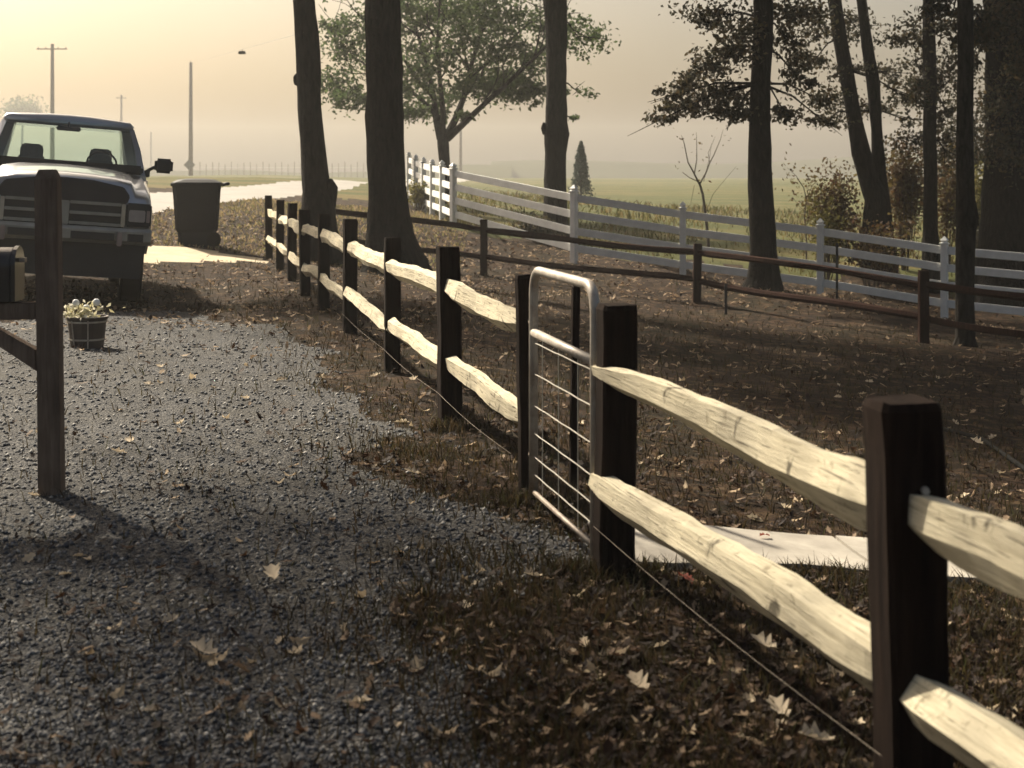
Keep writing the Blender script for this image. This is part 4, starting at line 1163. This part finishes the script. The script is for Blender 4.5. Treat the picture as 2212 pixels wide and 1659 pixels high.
    mb = MB(); mb.tube([(.45+.19*math.cos(a), 2.12+.06*math.sin(a), 1.60+.15*math.sin(a)) for a in [2*math.pi*k/18 for k in range(19)]], .014, 6); mb.build('steering_wheel', M['black'], root)
    # side mirrors
    for s in (-1, 1):
        mb = MB(); mb.box(s*1.235-.12, s*1.235+.12, 1.80, 1.92, 1.53, 1.72); m_ = mb.build('side_mirror', M['black'], root, bevel=.035, seg=3)
        mb = MB(); mb.tube([(s*.97, 1.84, 1.50), (s*1.05, 1.84, 1.56), (s*1.13, 1.85, 1.61)], .022, 8); mb.build('mirror_arm', M['black'], m_)
        mb = MB(); mb.box(min(s*.99, s*1.06), max(s*.99, s*1.06), 1.74, 1.86, 1.46, 1.56); mb.build('mirror_base', M['black'], m_, bevel=.012)
    # cargo bed
    mb = MB(); mb.box(-1.03, -.96, 3.30, 5.5, .62, 1.46).box(.96, 1.03, 3.30, 5.5, .62, 1.46).box(-.955, .955, 3.30, 3.36, .62, 1.45).box(-.955, .955, 5.44, 5.5, .62, 1.45).box(-.955, .955, 3.365, 5.435, .66, .72)
    mb.build('cargo_bed', M['paint'], root)
    # wheels
    for s in (-1, 1):
        for y in (.95, 4.35):
            def ring(x, r): return [(s*x, y + r*math.cos(2*math.pi*k/28), .325 + r*math.sin(2*math.pi*k/28)) for k in range(28)]
            w = empty('wheel', (0, 0, 0)); w.parent = root
            mb = MB(); mb.loft([ring(.74, .25), ring(.735, .37), ring(.76, .41), ring(.97, .41), ring(1.0, .37), ring(.995, .25)], cap=False); mb.build('tyre', M['rubber'], w)
            mb = MB(); mb.loft([ring(.75, .25), ring(.97, .25), ring(.975, .2), ring(.93, .18), ring(.93, .06), ring(.985, .05)]); mb.build('rim', M['chrome'], w)
            mb = MB(); mb.loft([ring(.60, .52), ring(1.018, .52)], cap=False); 
    return root
truck()

# ------------------------------------------------------------------ grass, gravel, leaves on the ground
def sample_ground(n, y0, y1, xpad=450, pw=1.0):
    u = RNG.random(n)**pw
    yi = y0 + (y1-y0)*u
    xi = RNG.uniform(-xpad, 2212+xpad, n)
    Y = 1.62*F/(yi-HY); X = (xi-CX)/F*Y
    return X, Y

def blades(name, X, Y, hmin, hmax, wid, mat, label, cat):
    n = len(X); Z = terr(X, Y) - .004
    az = RNG.random(n)*6.283; h = RNG.uniform(hmin, hmax, n)*(1+.025*Y); ln = RNG.uniform(.1, 1.1, n)
    la = RNG.random(n)*6.283
    w = wid*(1+.11*Y)*RNG.uniform(.6, 1.3, n)
    b = np.stack([X, Y, Z], 1); e = np.stack([np.cos(az), np.sin(az), np.zeros(n)], 1)*w[:, None]
    lean = np.stack([np.cos(la)*ln*h, np.sin(la)*ln*h, np.zeros(n)], 1)
    mid = b + lean*.35; mid[:, 2] += h*.6
    tip = b + lean; tip[:, 2] += h
    V = np.stack([b-e, b+e, mid+e*.7, mid-e*.7, tip], 1).reshape(-1, 3)
    k = np.arange(n)*5
    T = np.concatenate([np.stack([k, k+1, k+2], 1), np.stack([k, k+2, k+3], 1), np.stack([k+3, k+2, k+4], 1)])
    me = npmesh(V, T, mat); tones(me, 5, n)
    o = link(name, me); tag(o, label, cat, kind='stuff'); return o

pit = lambda X, Y: inpoly(X, Y, WALKP)
X, Y = sample_ground(120000, 560, 1900)
k = (~drive_mask(X, Y, -.55*RNG.random(len(X))**2.2) | (RNG.random(len(X)) < .10)) & ~pit(X, Y) & ~apron_mask(X, Y) & ~road_mask(X, Y) & (Y < 28)
pt = .5 + .5*np.sin(1.9*X+.8*Y)*np.sin(1.3*Y-.7*X+2)
k &= RNG.random(len(X)) < .35 + .65*pt
blades('dry_grass', X[k], Y[k], .02, .075, .0018, M['blade'], 'short dry brown grass of the yard and fence line', 'grass')
# tufts round the gate post and at the path edge
tx, ty = [], []
for (cx_, cy_, r_, n_) in [(.30, 6.0, .16, 420), (.52, 6.06, .14, 240), (1.0, 6.12, .5, 500), (-.18, 6.1, .3, 260), (.06, 7.2, .15, 220), (-.55, 8.4, .4, 300), (.0, 5.55, .4, 260), (1.6, 6.2, .5, 420), (-.4, 9.2, .15, 160)]:
    tx.append(RNG.normal(cx_, r_*.6, n_)); ty.append(RNG.normal(cy_, r_*.4, n_))
X = np.concatenate(tx); Y = np.concatenate(ty); k = ~pit(X, Y)
blades('grass_tufts', X[k], Y[k], .025, .085, .0022, M['blade'], 'taller yellowed grass tufts round the gate posts and path edge', 'grass')
# sunlit verge grass near the road and the bin
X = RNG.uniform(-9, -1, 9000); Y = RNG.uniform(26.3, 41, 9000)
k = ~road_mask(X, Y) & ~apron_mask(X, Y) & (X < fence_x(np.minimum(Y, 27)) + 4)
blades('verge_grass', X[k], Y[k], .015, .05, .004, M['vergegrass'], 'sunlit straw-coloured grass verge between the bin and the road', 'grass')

X = RNG.uniform(-2, 16, 14000); Y = 30 + 34*RNG.random(14000)**1.6
k = field_mask(X, Y) & ~road_mask(X, Y) & (RNG.random(14000) < .25 + .75*(np.sin(X*.9+Y*.35)*np.sin(Y*.6-X*.3) > 0))
blades('field_weeds', X[k], Y[k],   .03, .13, .004, M['fieldgrass'], 'rough yellow-green grass along the near edge of the field', 'grass')
# gravel stones
X, Y = sample_ground(75000, 600, 1950, 350)
k = drive_mask(X, Y, .42*RNG.random(len(X))**2.5) & (Y > 2.2) & ~pit(X, Y); X, Y = X[k], Y[k]; n = len(X)
base = np.array([(1, 0, 0), (-.5, .866, 0), (-.5, -.866, 0), (0, 0, .8), (.3, .5, -.5)])
r = (.003 + .0085*RNG.random(n)**2)*(1+.07*Y); az = RNG.random(n)*6.283
V = base[None, :, :]*(1 + RNG.uniform(-.35, .35, (n, 5, 1)))
ca, sa = np.cos(az)[:, None], np.sin(az)[:, None]
vx = V[:, :, 0]*ca - V[:, :, 1]*sa; vy = V[:, :, 0]*sa + V[:, :, 1]*ca
V = np.stack([vx, vy, V[:, :, 2]], -1)*r[:, None, None] + np.stack([X, Y, terr(X, Y)+r*.15], 1)[:, None, :]
kk = np.arange(n)*5
T = np.concatenate([np.stack([kk+a, kk+b, kk+c], 1) for a, b, c in ((0, 1, 3), (1, 2, 3), (2, 0, 3), (0, 4, 1), (1, 4, 2), (2, 4, 0))])
me = npmesh(V.reshape(-1, 3), T, M['stone']); tones(me, 5, n)
tag(link('gravel_stones', me), 'loose grey gravel stones strewn over the driveway', 'gravel', kind='stuff')

# oak leaves: outline with lobes, curled
def oak_outline():
    half = [(0, 0), (.04, .10), (.16, .20), (.11, .32), (.24, .46), (.15, .58), (.22, .72), (.10, .82), (0, 1.0)]
    return half
OUT = oak_outline()
def leaf_arrays(n, curl):
    pts = [(x, y) for x, y in OUT] + [(-x, y) for x, y in OUT[1:-1][::-1]]
    base = np.array([(0, .45)] + pts) - np.array([0, .5])
    m = len(base)
    V = np.zeros((n, m, 3))
    wj = RNG.uniform(.75, 1.25, (n, 1)); 
    V[:, :, 0] = base[None, :, 0]*wj; V[:, :, 1] = base[None, :, 1]
    c1 = RNG.uniform(-.3, 1, (n, 1))*curl; c2 = RNG.uniform(-.4, 1, (n, 1))*curl
    V[:, :, 2] = c1*(V[:, :, 0]**2)*4 + c2*(V[:, :, 1]**2)*1.3 + RNG.uniform(-.05, .05, (n, m))*curl
    tri = np.array([(0, 1+i, 1+(i+1) % (m-1)) for i in range(m-1)])
    return V, tri, m
def scatter_leaves(X, Y, size, mat, tone=None, tilt=.35, lift=.012):
    n = len(X); V, tri, m = leaf_arrays(n, .8)
    az = RNG.random(n)*6.283; tx = RNG.normal(0, tilt, n); 
    c, s = np.cos(tx)[:, None], np.sin(tx)[:, None]
    y = V[:, :, 1]*c - V[:, :, 2]*s; z = V[:, :, 1]*s + V[:, :, 2]*c
    x = V[:, :, 0]
    ca, sa = np.cos(az)[:, None], np.sin(az)[:, None]
    W = np.stack([x*ca - y*sa, x*sa + y*ca, z], -1)*np.asarray(size)[:, None, None]
    mn = W[:, :, 2].min(1)
    W += np.stack([X, Y, terr(X, Y) - mn*.8 + lift], 1)[:, None, :]
    T = (tri[None, :, :] + (np.arange(n)*m)[:, None, None]).reshape(-1, 3)
    me = npmesh(W.reshape(-1, 3), T, mat); tones(me, m, n, tone)
    return me
# litter too dense to count
X, Y = sample_ground(24000, 520, 1850, 400)
dm = drive_mask(X, Y); dfl = np.abs(X - fence_x(Y))
keep = np.where(dm, RNG.random(len(X)) < .09 + .3*(Y > 12), RNG.random(len(X)) < .75) & ~road_mask(X, Y) & (Y < 31) & (Y > 2.5)
X2 = RNG.uniform(-9, 1.5, 5200); Y2 = RNG.uniform(14, 33, 5200); k2 = ~road_mask(X2, Y2) & ~apron_mask(X2, Y2) & (X2 < fence_x(np.minimum(Y2, 26)) + 3.5)
X3 = RNG.uniform(-1, 9, 2600); Y3 = RNG.uniform(25, 33, 2600); X2 = np.concatenate([X2, X3]); Y2 = np.concatenate([Y2, Y3]); k2 = np.concatenate([k2, np.ones(2600, bool)])
keep = np.concatenate([keep, k2]); X = np.concatenate([X, X2]); Y = np.concatenate([Y, Y2])
keep &= Y < 34
keep &= ~(pit(X, Y) & (RNG.random(len(X)) < .97)) & ~(apron_mask(X, Y) & (RNG.random(len(X)) < .9))
X, Y = X[keep], Y[keep]
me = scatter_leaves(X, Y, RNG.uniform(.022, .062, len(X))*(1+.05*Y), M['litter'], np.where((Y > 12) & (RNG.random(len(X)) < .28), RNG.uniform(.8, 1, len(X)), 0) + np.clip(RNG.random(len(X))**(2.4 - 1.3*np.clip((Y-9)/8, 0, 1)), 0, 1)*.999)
tag(link('leaf_litter', me), 'dense brown leaf litter spread over yard and driveway edge', 'leaf litter', kind='stuff')

# the single fallen leaves one can pick out
def leaf_variants(k):
    out = []
    for i in range(k):
        V, tri, m = leaf_arrays(1, 1.0)
        W = V[0]*.08; W[:, 2] -= W[:, 2].min()
        me = npmesh(W, tri, M['fallen']); tones(me, m, 1, np.array([.45 + .5*i/(k-1)])); out.append(me)
    return out
LV = leaf_variants(8)
labs = {'d': ('pale tan oak leaf lying loose on the grey gravel driveway', 'fallen leaves on the gravel'),
        'f': ('pale curled oak leaf lying in the dark strip along the split rail fence', 'fallen leaves along the fence'),
        'y': ('pale curled oak leaf lying on the brown grass of the fenced yard', 'fallen leaves in the yard')}
for (xi, yi, sc_, rz_) in [(1683, 1530, 1.15, .3), (1762, 1590, 1.3, 1.9), (1650, 1405, 1.1, .8), (590, 1296, 1.2, .2), (440, 1465, 1.15, 1.1), (1150, 1270, 1.0, 2.2), (1380, 1500, 1.1, .4), (890, 1052, .9, 1.5), (2110, 870, 1.2, .5)]:
    Yd = 1.62*F/(yi-HY); Xd = (xi-CX)/F*Yd
    kd = drive_mask(np.array([Xd]), np.array([Yd]))[0]; key = 'd' if kd else ('f' if abs(Xd - fence_x(Yd)) < 1.1 else 'y')
    o = link('fallen_leaf', LV[7], None, (Xd, Yd, tz(Xd, Yd) + .03), (.25, -.2, rz_)); o.scale = (sc_*1.3,)*3
    tag(o, labs[key][0], 'leaf', labs[key][1])
cnt = 0; tries = 0
while cnt < 290 and tries < 5000:
    tries += 1
    yi = random.uniform(640, 1640); xi = random.uniform(20, 2190)
    Yd = 1.62*F/(yi-HY); Xd = (xi-CX)/F*Yd
    ax, ay = np.array([Xd]), np.array([Yd])
    if pit(ax, ay)[0] or apron_mask(ax, ay)[0] or Yd > 20: continue
    on_drive = drive_mask(ax, ay)[0]
    if on_drive and random.random() > .35: continue
    d = Xd - fence_x(Yd)
    key = 'd' if on_drive else ('f' if abs(d) < 1.1 else 'y')
    z = tz(Xd, Yd)
    o = link('fallen_leaf', LV[random.randrange(8)], None, (Xd, Yd, z + .006), (random.gauss(0, .28), random.gauss(0, .28), random.uniform(0, 6.28)))
    s = random.uniform(.55, 1.1)*(1 + .02*Yd); o.scale = (s, s, s)
    tag(o, labs[key][0], 'leaf', labs[key][1]); cnt += 1
for (x_, y_, sc_, rz_) in [(.70, 5.98, 1.0, .4), (.9, 6.45, .6, 1.4), (1.15, 6.75, .6, 2.2)]:
    V, tri, m = leaf_arrays(1, 1.0); W = V[0]*.12; W[:, 2] -= W[:, 2].min()
    me = npmesh(W, tri, M['redleaf']); tones(me, m, 1)
    onw = pit(np.array([x_]), np.array([y_]))[0]
    o = link('fallen_leaf', me, None, (x_, y_, tz(x_, y_) + (.036 if onw else .02)), (.1, .1, rz_)); o.scale = (sc_,)*3
    tag(o, 'small dark red leaf lying on the pale concrete walk' if onw else 'dark red curled leaf at the near edge of the concrete walk', 'leaf', 'red leaves on the walk' if onw else None)

# dark hose curling in from the right of the yard
pts = [P(2008, 826, 11.6), P(2060, 828, 11.3), P(2120, 842, 10.9), P(2170, 870, 10.3), P(2215, 905, 9.7), P(2300, 960, 9.2)]
pts = [Vector((p.x, p.y, tz(p.x, p.y) + .03)) for p in pts]
mb = MB(); mb.tube([p - pts[0] for p in pts], .016, 8); o = mb.build('garden_hose', M['rubber'], loc=pts[0], smooth=True); tag(o, 'dark garden hose curling over the shaded yard grass', 'hose')

# ------------------------------------------------------------------ haze
m = bpy.data.materials.new('haze'); m.use_nodes = True
nt = m.node_tree; nt.nodes.clear()
out = nt.nodes.new('ShaderNodeOutputMaterial'); pv = nt.nodes.new('ShaderNodeVolumePrincipled')
pv.inputs['Color'].default_value = (.97, .955, .91, 1)
pv.inputs['Density'].default_value = .0009
pv.inputs['Anisotropy'].default_value = .35
nt.links.new(pv.outputs[0], out.inputs['Volume'])
mb = MB(); mb.box(-420, 420, -34, 440, -12, 17)
o = mb.build('haze', m); tag(o, 'pale morning haze filling the air over the yard and fields', 'haze', kind='stuff')
